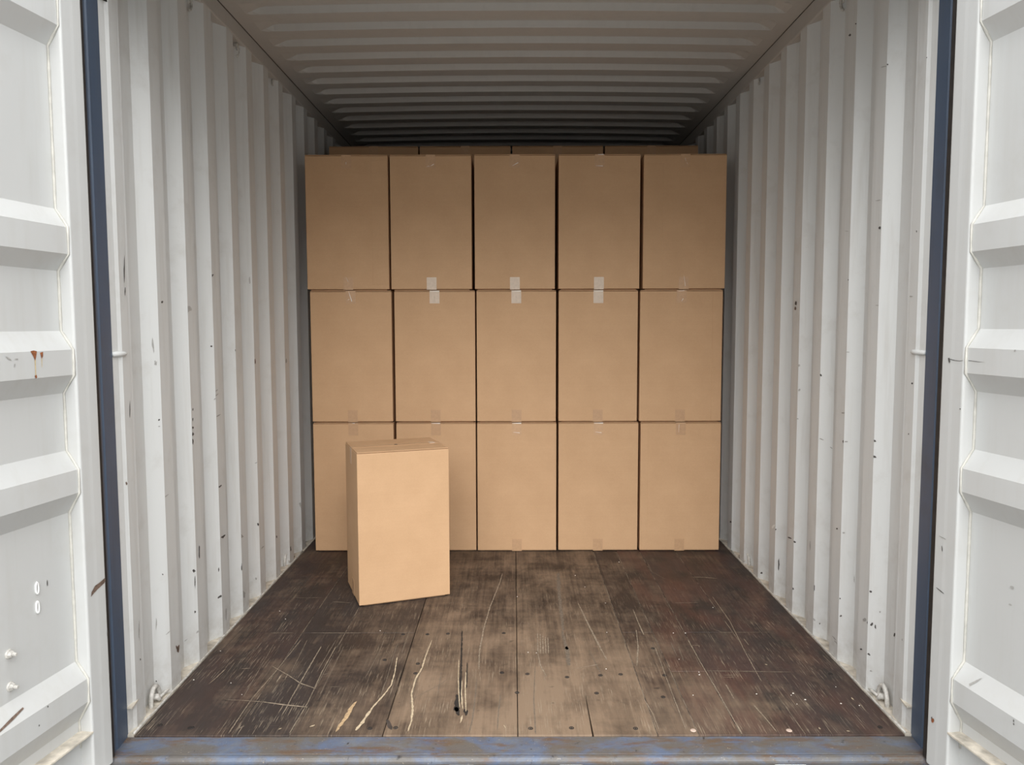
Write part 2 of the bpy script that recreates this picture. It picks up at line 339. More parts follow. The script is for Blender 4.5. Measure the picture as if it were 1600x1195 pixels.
# ------------------------------------------------------------------ measured marks: world positions on walls and floor
WALLMARKS = {
'l': [('d', [(-1.17,2.3013,1.3953), (-1.1699,2.2988,1.3722), (-1.1698,2.2957,1.3566), (-1.1696,2.2931,1.3531), (-1.1696,2.2932,1.3719), (-1.1697,2.2942,1.3948), (-1.1699,2.2976,1.4076), (-1.17,2.2999,1.4258), (-1.1701,2.303,1.4372), (-1.1701,2.3027,1.417)]),
 ('d', [(-1.17,2.3008,1.3291), (-1.1699,2.2982,1.3227), (-1.1698,2.2967,1.315), (-1.1697,2.2954,1.3173), (-1.1697,2.294,1.3197), (-1.1697,2.2942,1.3288), (-1.1698,2.2962,1.3345), (-1.1698,2.2975,1.3401), (-1.1699,2.2989,1.3408), (-1.17,2.3011,1.3406)]),
 ('d', [(-1.1641,2.9688,1.4219), (-1.1641,2.9619,1.4165), (-1.1641,2.9551,1.4109), (-1.1641,2.95,1.413), (-1.1641,2.95,1.415), (-1.1641,2.95,1.4193), (-1.1641,2.9538,1.4207)]),
 ('d', [(-1.1641,2.5323,1.3032), (-1.1641,2.5273,1.3003), (-1.1641,2.5232,1.2995), (-1.1641,2.517,1.3001), (-1.1641,2.5178,1.3054), (-1.1641,2.5237,1.3068), (-1.1641,2.53,1.308)]),
 ('s', [(-1.1641,2.7565,1.2867), (-1.1641,2.7532,1.2794), (-1.1641,2.7371,1.2783), (-1.1641,2.722,1.2724), (-1.1641,2.722,1.2786), (-1.1641,2.722,1.2856), (-1.1641,2.722,1.294), (-1.1641,2.7265,1.2949), (-1.1641,2.7393,1.2957), (-1.1641,2.7468,1.2914)]),
 ('g', [(-1.1749,2.4783,1.1624), (-1.1747,2.4785,1.153), (-1.1747,2.4785,1.1433), (-1.1757,2.4771,1.1381), (-1.177,2.4752,1.1532), (-1.1789,2.4726,1.1616), (-1.1787,2.4728,1.1738), (-1.1782,2.4736,1.181), (-1.1773,2.4748,1.1896), (-1.1756,2.4773,1.1759)]),
 ('g', [(-1.1704,2.4847,1.1058), (-1.1707,2.4843,1.1017), (-1.172,2.4824,1.098), (-1.1734,2.4804,1.1014), (-1.1759,2.4769,1.1005), (-1.1745,2.4788,1.1062), (-1.1753,2.4778,1.1113), (-1.1736,2.4801,1.1148), (-1.1721,2.4822,1.1104), (-1.17,2.4853,1.111)]),
 ('g', [(-1.1641,2.9719,0.9766), (-1.1641,2.9729,0.9751), (-1.1641,2.9589,0.9726), (-1.1641,2.9506,0.9711), (-1.1641,2.95,0.9699), (-1.1641,2.95,0.9682), (-1.1641,2.95,0.9717), (-1.1641,2.95,0.9741), (-1.1641,2.9577,0.9773), (-1.1641,2.9732,0.9788)]),
 ('g', [(-1.1641,2.9768,0.961), (-1.1641,2.9749,0.9593), (-1.1641,2.9677,0.9569), (-1.1641,2.9538,0.954), (-1.1641,2.95,0.9548), (-1.1641,2.95,0.9535), (-1.1641,2.95,0.9557), (-1.1641,2.95,0.9588), (-1.1641,2.9604,0.9598), (-1.1641,2.9785,0.9634)]),
 ('g', [(-1.1643,2.9495,0.9461), (-1.1643,2.9495,0.9443), (-1.1658,2.9473,0.9411), (-1.1694,2.9421,0.939), (-1.1688,2.943,0.942), (-1.1677,2.9446,0.9453), (-1.1643,2.9495,0.9475)]),
 ('d', [(-1.1641,2.7394,0.925), (-1.1641,2.7376,0.9218), (-1.1641,2.7342,0.9219), (-1.1641,2.7323,0.9243), (-1.1641,2.7323,0.9274), (-1.1641,2.7346,0.9312), (-1.1641,2.7399,0.9304)]),
 ('d', [(-1.1641,2.7361,0.8907), (-1.1641,2.7343,0.8878), (-1.1641,2.7304,0.8834), (-1.1641,2.7279,0.8891), (-1.1641,2.7287,0.8941), (-1.1641,2.7321,0.896), (-1.1641,2.7361,0.8958)]),
 ('d', [(-1.1641,2.739,0.8603), (-1.1641,2.7341,0.8571), (-1.1641,2.7282,0.8571), (-1.1641,2.7257,0.8606), (-1.1641,2.722,0.8654), (-1.1641,2.7293,0.8648), (-1.1641,2.7349,0.8648)]),
 ('d', [(-1.1641,2.74,0.8369), (-1.1641,2.734,0.8343), (-1.1641,2.7286,0.8316), (-1.1641,2.7221,0.836), (-1.1641,2.7242,0.8421), (-1.1641,2.7296,0.8456), (-1.1641,2.7344,0.8411)]),
 ('d', [(-1.1641,2.7328,0.8101), (-1.1641,2.73,0.8066), (-1.1641,2.7279,0.8), (-1.1641,2.7236,0.8042), (-1.1641,2.722,0.807), (-1.1641,2.722,0.8127), (-1.1641,2.722,0.819), (-1.1641,2.724,0.8232), (-1.1641,2.7288,0.8191), (-1.1641,2.7322,0.8156)]),
 ('d', [(-1.1683,2.4878,0.921), (-1.169,2.4867,0.9185), (-1.1707,2.4843,0.9176), (-1.1723,2.4821,0.9182), (-1.1723,2.4821,0.9203), (-1.1716,2.483,0.9222), (-1.1695,2.486,0.9236)]),
 ('g', [(-1.1682,2.4878,0.8985), (-1.1697,2.4857,0.8972), (-1.1717,2.4829,0.8974), (-1.1729,2.4811,0.8987), (-1.1725,2.4817,0.8999), (-1.1715,2.4831,0.9007), (-1.1695,2.486,0.9005)]),
 ('g', [(-1.1641,2.9996,0.8794), (-1.1641,2.9886,0.877), (-1.1641,2.9823,0.8748), (-1.1641,2.9656,0.8731), (-1.1641,2.952,0.8729), (-1.1641,2.95,0.874), (-1.1641,2.95,0.8759), (-1.1641,2.9624,0.8778), (-1.1641,2.9759,0.8797), (-1.1641,2.9847,0.8791)]),
 ('b', [(-1.1641,3.4208,1.0668), (-1.1641,3.4198,1.058), (-1.1641,3.4126,1.0536), (-1.1641,3.406,1.0574), (-1.1641,3.406,1.0582), (-1.1641,3.406,1.0679), (-1.1641,3.406,1.0755), (-1.1641,3.4082,1.0749), (-1.1641,3.4143,1.0793), (-1.1641,3.4176,1.0729)]),
 ('d', [(-1.1643,3.1775,1.1235), (-1.1643,3.1775,1.12), (-1.1649,3.1766,1.118), (-1.1659,3.1751,1.1214), (-1.166,3.1751,1.1261), (-1.1646,3.1771,1.1276), (-1.1643,3.1775,1.1275)]),
 ('d', [(-1.1686,2.9432,1.1463), (-1.1695,2.942,1.1432), (-1.1715,2.9391,1.1437), (-1.1734,2.9364,1.1448), (-1.1734,2.9365,1.1483), (-1.1715,2.9391,1.15), (-1.1692,2.9424,1.1498)]),
 ('g', [(-1.1641,3.8933,1.0439), (-1.1641,3.8877,1.0374), (-1.1641,3.8825,1.0334), (-1.1641,3.8775,1.0365), (-1.1641,3.8701,1.0367), (-1.1641,3.8678,1.0451), (-1.1641,3.8734,1.0514), (-1.1641,3.8781,1.0569), (-1.1641,3.8849,1.0568), (-1.1641,3.8901,1.0518)]),
 ('s', [(-1.1701,3.3972,1.4226), (-1.1697,3.3977,1.4122), (-1.1714,3.3953,1.4077), (-1.1731,3.3928,1.4067), (-1.174,3.3916,1.4142), (-1.1747,3.3906,1.4222), (-1.1742,3.3913,1.4326), (-1.1725,3.3937,1.4377), (-1.1708,3.3962,1.4387), (-1.1705,3.3965,1.4281)]),
 ('b', [(-1.1687,2.2626,0.7573), (-1.169,2.262,0.7536), (-1.1704,2.2591,0.7525), (-1.1711,2.2577,0.7566), (-1.1716,2.2569,0.761), (-1.1702,2.2596,0.7634), (-1.1692,2.2616,0.7601)]),
 ('d', [(-1.17,2.3,0.9724), (-1.1699,2.2976,0.9568), (-1.1698,2.2958,0.9513), (-1.1697,2.2944,0.9496), (-1.1696,2.2935,0.9559), (-1.1697,2.2948,0.973), (-1.1698,2.2966,0.9881), (-1.1699,2.2984,0.9937), (-1.17,2.3008,1.0037), (-1.17,2.3009,0.9905)]),
 ('d', [(-1.1641,2.9817,0.5993), (-1.1641,2.9805,0.5967), (-1.1641,2.9694,0.5956), (-1.1641,2.9593,0.5932), (-1.1641,2.9532,0.5963), (-1.1641,2.95,0.5972), (-1.1641,2.95,0.5993), (-1.1641,2.9516,0.6012), (-1.1641,2.9621,0.6009), (-1.1641,2.9768,0.602)]),
 ('g', [(-1.1643,3.4055,0.614), (-1.1658,3.4032,0.6114), (-1.1683,3.3997,0.6084), (-1.1706,3.3964,0.6092), (-1.1726,3.3936,0.6102), (-1.1696,3.3978,0.6131), (-1.1658,3.4033,0.6153)]),
 ('g', [(-1.1641,2.5213,0.6665), (-1.1641,2.5172,0.6649), (-1.1641,2.5066,0.6636), (-1.1641,2.4968,0.6623), (-1.1641,2.494,0.6624), (-1.1641,2.494,0.6633), (-1.1641,2.494,0.6644), (-1.1641,2.494,0.6657), (-1.1641,2.504,0.6665), (-1.1641,2.516,0.6673)]),
 ('d', [(-1.1641,3.0051,0.3946), (-1.1641,2.9999,0.3907), (-1.1641,2.9891,0.3891), (-1.1641,2.9781,0.3864), (-1.1641,2.9698,0.391), (-1.1641,2.9632,0.3929), (-1.1641,2.9561,0.3961), (-1.1641,2.9634,0.3988), (-1.1641,2.9772,0.3974), (-1.1641,2.991,0.3977)]),
 ('g', [(-1.1641,3.2061,0.3305), (-1.1641,3.1913,0.3295), (-1.1641,3.178,0.3323), (-1.1641,3.178,0.3392), (-1.1641,3.178,0.3444), (-1.1641,3.178,0.3486), (-1.1641,3.1922,0.3396)]),
 ('d', [(-1.1643,3.4055,0.3301), (-1.1655,3.4037,0.3241), (-1.1682,3.3999,0.325), (-1.1694,3.3982,0.3298), (-1.1705,3.3966,0.3363), (-1.1679,3.4003,0.3378), (-1.1659,3.4032,0.3355)]),
 ('d', [(-1.1641,2.7531,0.4006), (-1.1641,2.7525,0.379), (-1.1641,2.7483,0.3764), (-1.1641,2.7459,0.3811), (-1.1641,2.7437,0.3878), (-1.1641,2.7454,0.4029), (-1.1641,2.7459,0.4201), (-1.1641,2.7494,0.4264), (-1.1641,2.7519,0.4228), (-1.1641,2.7552,0.4193)]),
 ('d', [(-1.1664,2.7185,0.34), (-1.1691,2.7146,0.3382), (-1.1711,2.7117,0.336), (-1.1727,2.7094,0.3407), (-1.174,2.7076,0.3471), (-1.171,2.7119,0.3495), (-1.1686,2.7153,0.345)]),
 ('d', [(-1.1678,2.7165,0.3004), (-1.1683,2.7158,0.2915), (-1.1689,2.7149,0.274), (-1.1695,2.714,0.2845), (-1.1702,2.713,0.2884), (-1.1701,2.7132,0.3015), (-1.1697,2.7138,0.3148), (-1.1688,2.715,0.3221), (-1.1679,2.7163,0.3237), (-1.1679,2.7163,0.3092)]),
 ('d', [(-1.1689,2.9429,0.2715), (-1.1697,2.9418,0.2674), (-1.1703,2.9409,0.2634), (-1.1711,2.9398,0.265), (-1.1716,2.939,0.2683), (-1.172,2.9385,0.2729), (-1.1715,2.9391,0.2779), (-1.1708,2.9402,0.28), (-1.1698,2.9415,0.282), (-1.1692,2.9424,0.2773)]),
 ('d', [(-1.1643,3.1775,0.2081), (-1.1643,3.1775,0.2012), (-1.1643,3.1775,0.1953), (-1.1656,3.1755,0.1913), (-1.167,3.1736,0.1991), (-1.1668,3.1739,0.2099), (-1.1655,3.1758,0.2148), (-1.1649,3.1766,0.2257), (-1.1643,3.1775,0.2215), (-1.1643,3.1775,0.2168)]),
 ('g', [(-1.1641,3.4633,0.2136), (-1.1641,3.4599,0.2104), (-1.1641,3.4453,0.2095), (-1.1641,3.4272,0.2103), (-1.1641,3.428,0.2138), (-1.1641,3.4357,0.2159), (-1.1641,3.4518,0.2168)]),
 ('g', [(-1.1753,3.3898,0.0843), (-1.1762,3.3885,0.0813), (-1.179,3.3845,0.0798), (-1.18,3.383,0.0851), (-1.1817,3.3806,0.0902), (-1.1787,3.3849,0.0917), (-1.1758,3.389,0.0884)]),
 ('d', [(-1.1661,2.9469,0.1676), (-1.1643,2.9495,0.165), (-1.1661,2.9469,0.1604), (-1.1702,2.941,0.1603), (-1.1732,2.9366,0.1586), (-1.1754,2.9335,0.1602), (-1.1753,2.9337,0.1637), (-1.1731,2.9369,0.1668), (-1.1704,2.9408,0.1682), (-1.1671,2.9455,0.1704)]),
 ('g', [(-1.1641,3.2085,0.0835), (-1.1641,3.2025,0.0776), (-1.1641,3.2036,0.0719), (-1.1641,3.1991,0.0657), (-1.1641,3.178,0.0742), (-1.1641,3.178,0.0863), (-1.1641,3.178,0.0919), (-1.1641,3.178,0.1037), (-1.1641,3.178,0.1059), (-1.1641,3.1894,0.0971)]),
 ('d', [(-1.169,2.7147,0.1892), (-1.1704,2.7127,0.1878), (-1.1718,2.7107,0.1856), (-1.1725,2.7096,0.1897), (-1.173,2.709,0.1934), (-1.1716,2.711,0.1961), (-1.1697,2.7137,0.1934)]),
 ('g', [(-1.1643,2.7215,0.1176), (-1.1643,2.7215,0.1153), (-1.1643,2.7215,0.1111), (-1.1653,2.72,0.1113), (-1.1696,2.7139,0.1093), (-1.1708,2.7121,0.1118), (-1.1693,2.7143,0.1148), (-1.1684,2.7155,0.1183), (-1.1644,2.7213,0.1184), (-1.1643,2.7215,0.1188)]),
 ('g', [(-1.1643,2.4935,0.2114), (-1.1643,2.4935,0.209), (-1.1645,2.4932,0.2069), (-1.1673,2.4892,0.2038), (-1.1711,2.4837,0.2014), (-1.1735,2.4803,0.2012), (-1.1698,2.4856,0.2052), (-1.1684,2.4875,0.2075), (-1.1651,2.4923,0.2099), (-1.1643,2.4935,0.2124)]),
 ('b', [(-1.1641,2.5573,0.1184), (-1.1641,2.5531,0.1095), (-1.1641,2.546,0.112), (-1.1641,2.5433,0.1166), (-1.1641,2.5371,0.1193), (-1.1641,2.5428,0.1258), (-1.1641,2.5456,0.1335), (-1.1641,2.5524,0.1344), (-1.1641,2.5601,0.1345), (-1.1641,2.5599,0.1257)]),
 ('b', [(-1.1641,2.546,0.1298), (-1.1641,2.5476,0.1243), (-1.1641,2.5497,0.1184), (-1.1641,2.5446,0.1218), (-1.1641,2.5398,0.1237), (-1.1641,2.5338,0.1325), (-1.1641,2.5327,0.1373), (-1.1641,2.532,0.141), (-1.1641,2.5342,0.1415), (-1.1641,2.5395,0.1386)]),
 ('d', [(-1.1733,2.4806,0.4072), (-1.1734,2.4804,0.4047), (-1.175,2.4781,0.405), (-1.1756,2.4773,0.4075), (-1.1762,2.4764,0.41), (-1.1748,2.4785,0.4098), (-1.1738,2.4799,0.409)]),
 ('d', [(-1.1702,2.3047,0.1963), (-1.1701,2.3023,0.1951), (-1.1699,2.2991,0.1943), (-1.1698,2.2971,0.1982), (-1.1699,2.2977,0.2008), (-1.17,2.2999,0.2027), (-1.1701,2.3023,0.1992)]),
 ('g', [(-1.1896,2.4572,0.247), (-1.1905,2.4561,0.2408), (-1.1909,2.4554,0.2357), (-1.1918,2.4541,0.2266), (-1.1922,2.4536,0.2371), (-1.1918,2.4542,0.2482), (-1.1914,2.4547,0.2552), (-1.1909,2.4555,0.2696), (-1.1901,2.4565,0.2655), (-1.1895,2.4574,0.2594)]),
 ('d', [(-1.194,2.451,0.0562), (-1.1941,2.4508,0.0539), (-1.1956,2.4487,0.0548), (-1.1964,2.4475,0.0569), (-1.1965,2.4475,0.059), (-1.1955,2.4488,0.0603), (-1.1943,2.4506,0.0584)]),
 ('g', [(-1.1641,2.9908,0.0755), (-1.1641,2.9881,0.0667), (-1.1641,2.9856,0.0503), (-1.1641,2.9816,0.0548), (-1.1641,2.9784,0.0638), (-1.1641,2.98,0.0797), (-1.1641,2.9809,0.0963), (-1.1641,2.9854,0.0997), (-1.1641,2.9893,0.0994), (-1.1641,2.9916,0.0894)]),
 ('d', [(-1.1641,3.8892,0.071), (-1.1641,3.8843,0.0645), (-1.1641,3.879,0.0643), (-1.1641,3.875,0.0661), (-1.1641,3.871,0.0697), (-1.1641,3.8713,0.0764), (-1.1641,3.8685,0.0883), (-1.1641,3.8759,0.0888), (-1.1641,3.8827,0.0897), (-1.1641,3.8831,0.0783)]),
 ('d', [(-1.1641,3.6611,0.2025), (-1.1641,3.659,0.1961), (-1.1641,3.65,0.1983), (-1.1641,3.6451,0.2042), (-1.1641,3.6453,0.2099), (-1.1641,3.6517,0.2099), (-1.1641,3.657,0.2077)]),
 ('d', [(-1.1991,3.128,-0.0317), (-1.1991,3.128,-0.0353), (-1.1991,3.1276,-0.0332), (-1.1991,3.1106,-0.0288), (-1.1991,3.1061,-0.0213), (-1.1991,3.101,-0.0162), (-1.1991,3.1048,-0.0142), (-1.1991,3.1158,-0.017), (-1.1991,3.128,-0.0212), (-1.1991,3.128,-0.0274)]),
 ('g', [(-1.1701,2.3028,0.2888), (-1.17,2.3005,0.2795), (-1.1699,2.2981,0.2574), (-1.1698,2.2969,0.2683), (-1.1697,2.2947,0.2714), (-1.1698,2.2963,0.2915), (-1.1699,2.2985,0.3082), (-1.17,2.301,0.3143), (-1.1702,2.304,0.322), (-1.1701,2.3025,0.3001)]),
 ('g', [(-1.1895,2.6854,0.1017), (-1.1911,2.6831,0.1), (-1.1922,2.6815,0.0983), (-1.1952,2.6773,0.0966), (-1.1965,2.6754,0.0972), (-1.1974,2.6741,0.0975), (-1.1966,2.6753,0.0986), (-1.1956,2.6767,0.0998), (-1.1937,2.6795,0.1007), (-1.1914,2.6827,0.1017)]),
 ('s', [(-1.1643,4.0895,0.2526), (-1.1643,4.0895,0.2389), (-1.1643,4.0895,0.2313), (-1.1643,4.0895,0.2282), (-1.1655,4.0876,0.2388), (-1.1703,4.0809,0.2508), (-1.1731,4.0769,0.268), (-1.1704,4.0807,0.2693), (-1.1687,4.0831,0.271), (-1.1654,4.0878,0.2689)])],
'r': [('d', [(1.1641,2.7622,2.2305), (1.1641,2.7678,2.2284), (1.1641,2.776,2.2311), (1.1641,2.7855,2.2361), (1.1641,2.7798,2.2381), (1.1641,2.776,2.2386), (1.1641,2.7678,2.237)]),
 ('d', [(1.1641,2.722,2.2523), (1.1641,2.7227,2.2521), (1.1641,2.7269,2.2523), (1.1641,2.7336,2.256), (1.1641,2.7317,2.2582), (1.1641,2.727,2.2576), (1.1641,2.7227,2.2551)]),
 ('g', [(1.1641,2.4966,2.0392), (1.1641,2.494,2.0362), (1.1641,2.5052,2.0396), (1.1641,2.5231,2.0427), (1.1641,2.5272,2.0448), (1.1641,2.5345,2.0469), (1.1641,2.5279,2.0461), (1.1641,2.5218,2.0456), (1.1641,2.5091,2.0427), (1.1641,2.4975,2.0401)]),
 ('d', [(1.1673,2.4892,2.0407), (1.1667,2.49,2.0387), (1.1656,2.4915,2.0393), (1.1649,2.4926,2.0409), (1.1643,2.4935,2.0444), (1.1655,2.4917,2.0441), (1.1668,2.4899,2.0437)]),
 ('g', [(1.1641,2.5007,1.6233), (1.1641,2.5021,1.6226), (1.1641,2.5135,1.6232), (1.1641,2.5224,1.6235), (1.1641,2.5284,1.6244), (1.1641,2.5374,1.6255), (1.1641,2.5385,1.6266), (1.1641,2.5249,1.6262), (1.1641,2.5115,1.6256), (1.1641,2.5064,1.6243)]),
 ('d', [(1.1641,2.4967,1.534), (1.1641,2.4964,1.5304), (1.1641,2.5046,1.5307), (1.1641,2.5117,1.5338), (1.1641,2.5108,1.5375), (1.1641,2.5055,1.5398), (1.1641,2.4962,1.538)]),
 ('d', [(1.1695,2.2611,1.9857), (1.1689,2.2622,1.9845), (1.1683,2.2634,1.9843), (1.1682,2.2636,1.9857), (1.1682,2.2636,1.9876), (1.1683,2.2634,1.9881), (1.1688,2.2623,1.9877)]),
 ('d', [(1.169,2.2814,1.4983), (1.169,2.281,1.4952), (1.1692,2.2845,1.4947), (1.1693,2.2865,1.4977), (1.1693,2.2863,1.4999), (1.1692,2.2846,1.5008), (1.1691,2.2823,1.5004)]),
 ('g', [(1.1641,2.7388,1.5522), (1.1641,2.7375,1.5513), (1.1641,2.7456,1.5521), (1.1641,2.7562,1.554), (1.1641,2.7616,1.5553), (1.1641,2.7728,1.5575), (1.1641,2.7614,1.5562), (1.1641,2.7558,1.5557), (1.1641,2.7466,1.5543), (1.1641,2.7379,1.5527)]),
 ('d', [(1.1641,3.2124,1.3117), (1.1641,3.2135,1.3058), (1.1641,3.2233,1.3052), (1.1641,3.2348,1.3081), (1.1641,3.2336,1.316), (1.1641,3.2258,1.3223), (1.1641,3.213,1.3188)]),
 ('b', [(1.1641,3.2157,1.2906), (1.1641,3.2204,1.2849), (1.1641,3.2287,1.2843), (1.1641,3.2376,1.2872), (1.1641,3.2371,1.2944), (1.1641,3.2307,1.3), (1.1641,3.2206,1.297)]),
 ('d', [(1.1641,2.722,1.3813), (1.1641,2.722,1.3797), (1.1641,2.7251,1.3783), (1.1641,2.729,1.3809), (1.1641,2.728,1.3829), (1.1641,2.7247,1.3838), (1.1641,2.722,1.3833)]),
 ('d', [(1.1691,2.9426,1.0286), (1.1677,2.9446,1.0254), (1.1644,2.9493,1.0277), (1.1643,2.9495,1.0309), (1.1643,2.9495,1.0352), (1.1662,2.9467,1.0352), (1.1681,2.9441,1.0317)]),
 ('g', [(1.1694,3.1702,1.0554), (1.1686,3.1712,1.0521), (1.1662,3.1747,1.0501), (1.1643,3.1775,1.0517), (1.1643,3.1775,1.0582), (1.1659,3.1752,1.0613), (1.1687,3.1711,1.059)]),
 ('g', [(1.1717,2.7108,1.1278), (1.1704,2.7127,1.1267), (1.1676,2.7167,1.126), (1.1648,2.7208,1.1263), (1.1643,2.7215,1.126), (1.1643,2.7215,1.1271), (1.1643,2.7215,1.1286), (1.1646,2.721,1.1288), (1.1678,2.7164,1.1295), (1.1697,2.7138,1.1286)]),
 ('g', [(1.1721,3.1663,0.9549), (1.1705,3.1686,0.9512), (1.1678,3.1724,0.9484), (1.1653,3.176,0.9516), (1.1666,3.1741,0.9557), (1.168,3.1722,0.9583), (1.171,3.1679,0.9595)]),
 ('g', [(1.1641,2.722,0.9124), (1.1641,2.722,0.9106), (1.1641,2.722,0.9087), (1.1641,2.7331,0.9067), (1.1641,2.7462,0.9061), (1.1641,2.7455,0.9081), (1.1641,2.7469,0.91), (1.1641,2.7327,0.9122), (1.1641,2.7225,0.9125), (1.1641,2.722,0.9142)]),
 ('g', [(1.1689,3.1709,0.8326), (1.1667,3.174,0.8321), (1.1643,3.1775,0.8313), (1.1643,3.1775,0.834), (1.1643,3.1775,0.8362), (1.1651,3.1762,0.8364), (1.1688,3.171,0.8351)]),
 ('d', [(1.1641,2.722,0.8079), (1.1641,2.722,0.8038), (1.1641,2.7253,0.8019), (1.1641,2.7291,0.8042), (1.1641,2.7311,0.8087), (1.1641,2.7261,0.812), (1.1641,2.722,0.8133)]),
 ('g', [(1.1736,2.7081,0.8094), (1.1727,2.7094,0.8074), (1.17,2.7132,0.8066), (1.1662,2.7187,0.8063), (1.1665,2.7183,0.8092), (1.1696,2.7139,0.8116), (1.1731,2.7088,0.8114)]),
 ('d', [(1.1694,2.4861,0.8439), (1.1675,2.4889,0.8434), (1.166,2.491,0.8418), (1.1643,2.4935,0.8438), (1.1643,2.4935,0.8458), (1.1643,2.4935,0.8473), (1.1643,2.4935,0.8481), (1.1643,2.4935,0.8495), (1.1673,2.4891,0.8483), (1.1681,2.488,0.8458)]),
 ('d', [(1.1704,2.4848,0.7908), (1.1679,2.4883,0.7905), (1.1659,2.4911,0.7895), (1.1643,2.4935,0.7911), (1.1643,2.4935,0.7944), (1.1643,2.4935,0.7976), (1.1643,2.4935,0.7981), (1.1655,2.4917,0.7968), (1.1679,2.4883,0.7967), (1.1696,2.4858,0.794)]),
 ('d', [(1.1684,2.2706,1.0511), (1.1685,2.2718,1.0486), (1.1688,2.2772,1.0478), (1.1689,2.2801,1.0494), (1.169,2.2816,1.0515), (1.1688,2.2777,1.0535), (1.1685,2.2719,1.0536)]),
 ('g', [(1.1694,2.2885,1.3082), (1.1697,2.2949,1.3075), (1.17,2.3001,1.3064), (1.1706,2.312,1.3071), (1.1706,2.312,1.3081), (1.1706,2.312,1.3095), (1.1706,2.312,1.3105), (1.1706,2.312,1.3106), (1.17,2.3011,1.3105), (1.1697,2.2954,1.3093)]),
 ('g', [(1.1641,2.494,1.2864), (1.1641,2.494,1.2857), (1.1641,2.4962,1.2857), (1.1641,2.5073,1.2861), (1.1641,2.513,1.2867), (1.1641,2.5157,1.2872), (1.1641,2.5164,1.2878), (1.1641,2.5087,1.2881), (1.1641,2.4954,1.2879), (1.1641,2.494,1.2872)]),
 ('d', [(1.1691,2.2833,0.8983), (1.1691,2.2832,0.8957), (1.1693,2.2869,0.8957), (1.1695,2.29,0.896), (1.1694,2.2886,0.8983), (1.1693,2.2876,0.9006), (1.1691,2.284,0.9004)]),
 ('g', [(1.1787,2.9288,0.7817), (1.1759,2.9329,0.7804), (1.171,2.9398,0.7819), (1.1673,2.9452,0.7846), (1.168,2.9441,0.7867), (1.172,2.9384,0.7866), (1.1751,2.934,0.7844)]),
 ('d', [(1.1641,4.09,0.1593), (1.1641,4.0923,0.1523), (1.1641,4.108,0.1496), (1.1641,4.1247,0.1464), (1.1641,4.1205,0.154), (1.1641,4.1091,0.1597), (1.1641,4.0994,0.1597)]),
 ('w', [(1.1641,3.4155,0.3124), (1.1641,3.4257,0.3065), (1.1641,3.4379,0.2984), (1.1641,3.4501,0.2955), (1.1641,3.452,0.3009), (1.1641,3.4414,0.3107), (1.1641,3.4293,0.3178), (1.1641,3.4207,0.32), (1.1641,3.4076,0.3257), (1.1641,3.4079,0.3201)]),
 ('d', [(1.1683,3.3997,0.3042), (1.1668,3.4018,0.3009), (1.1647,3.4048,0.298), (1.1643,3.4055,0.3011), (1.1643,3.4055,0.3037), (1.1649,3.4046,0.306), (1.167,3.4015,0.307)]),
 ('d', [(1.1641,3.1994,0.3174), (1.1641,3.2186,0.3136), (1.1641,3.2353,0.3104), (1.1641,3.2496,0.3116), (1.1641,3.2381,0.3161), (1.1641,3.2252,0.3183), (1.1641,3.2084,0.3201)]),
 ('d', [(1.1706,3.1684,0.3105), (1.1677,3.1726,0.3078), (1.1643,3.1775,0.3094), (1.1643,3.1775,0.3131), (1.1643,3.1775,0.3161), (1.1657,3.1754,0.317), (1.17,3.1693,0.315)]),
 ('g', [(1.1738,2.7079,0.479), (1.1723,2.71,0.4765), (1.1698,2.7136,0.4753), (1.1673,2.7172,0.4778), (1.1695,2.714,0.4813), (1.1714,2.7113,0.4822), (1.173,2.7089,0.4815)]),
 ('d', [(1.1641,2.7481,0.4838), (1.1641,2.7505,0.4805), (1.1641,2.7566,0.4791), (1.1641,2.7604,0.4794), (1.1641,2.7625,0.4813), (1.1641,2.7575,0.4846), (1.1641,2.7506,0.4858)]),
 ('d', [(1.18,3.383,0.1476), (1.1789,3.3846,0.1379), (1.1786,3.385,0.1252), (1.1772,3.387,0.1188), (1.1756,3.3893,0.1273), (1.1758,3.389,0.1457), (1.1752,3.3899,0.1626), (1.1765,3.388,0.1704), (1.178,3.3859,0.1757), (1.1788,3.3848,0.1579)]),
 ('d', [(1.1689,3.1709,0.1087), (1.1659,3.1752,0.105), (1.1643,3.1775,0.1074), (1.1643,3.1775,0.1115), (1.1643,3.1775,0.1146), (1.1663,3.1746,0.1152), (1.1678,3.1725,0.1129)]),
 ('d', [(1.1661,2.9469,0.1919), (1.1664,2.9465,0.1849), (1.1655,2.9478,0.184), (1.1647,2.9488,0.1785), (1.1643,2.9495,0.183), (1.1643,2.9495,0.1905), (1.1643,2.9495,0.1987), (1.1643,2.9494,0.2034), (1.1653,2.9479,0.2056), (1.1664,2.9465,0.2009)]),
 ('g', [(1.1696,2.9418,0.0636), (1.1686,2.9433,0.061), (1.1649,2.9486,0.0643), (1.1643,2.9495,0.0658), (1.1643,2.9495,0.0678), (1.1643,2.9495,0.0699), (1.1643,2.9495,0.0715), (1.1647,2.9489,0.0714), (1.1678,2.9445,0.0697), (1.1699,2.9414,0.0664)]),
 ('d', [(1.1825,2.9235,0.0592), (1.1823,2.9237,0.0567), (1.1806,2.9261,0.0548), (1.1794,2.9279,0.0561), (1.1797,2.9274,0.0587), (1.1805,2.9263,0.0616), (1.1822,2.9239,0.0614)]),
 ('d', [(1.1728,2.7093,0.1734), (1.1716,2.711,0.1703), (1.1693,2.7143,0.1674), (1.167,2.7176,0.1684), (1.1684,2.7155,0.1719), (1.1692,2.7144,0.1751), (1.1717,2.7108,0.1757)]),
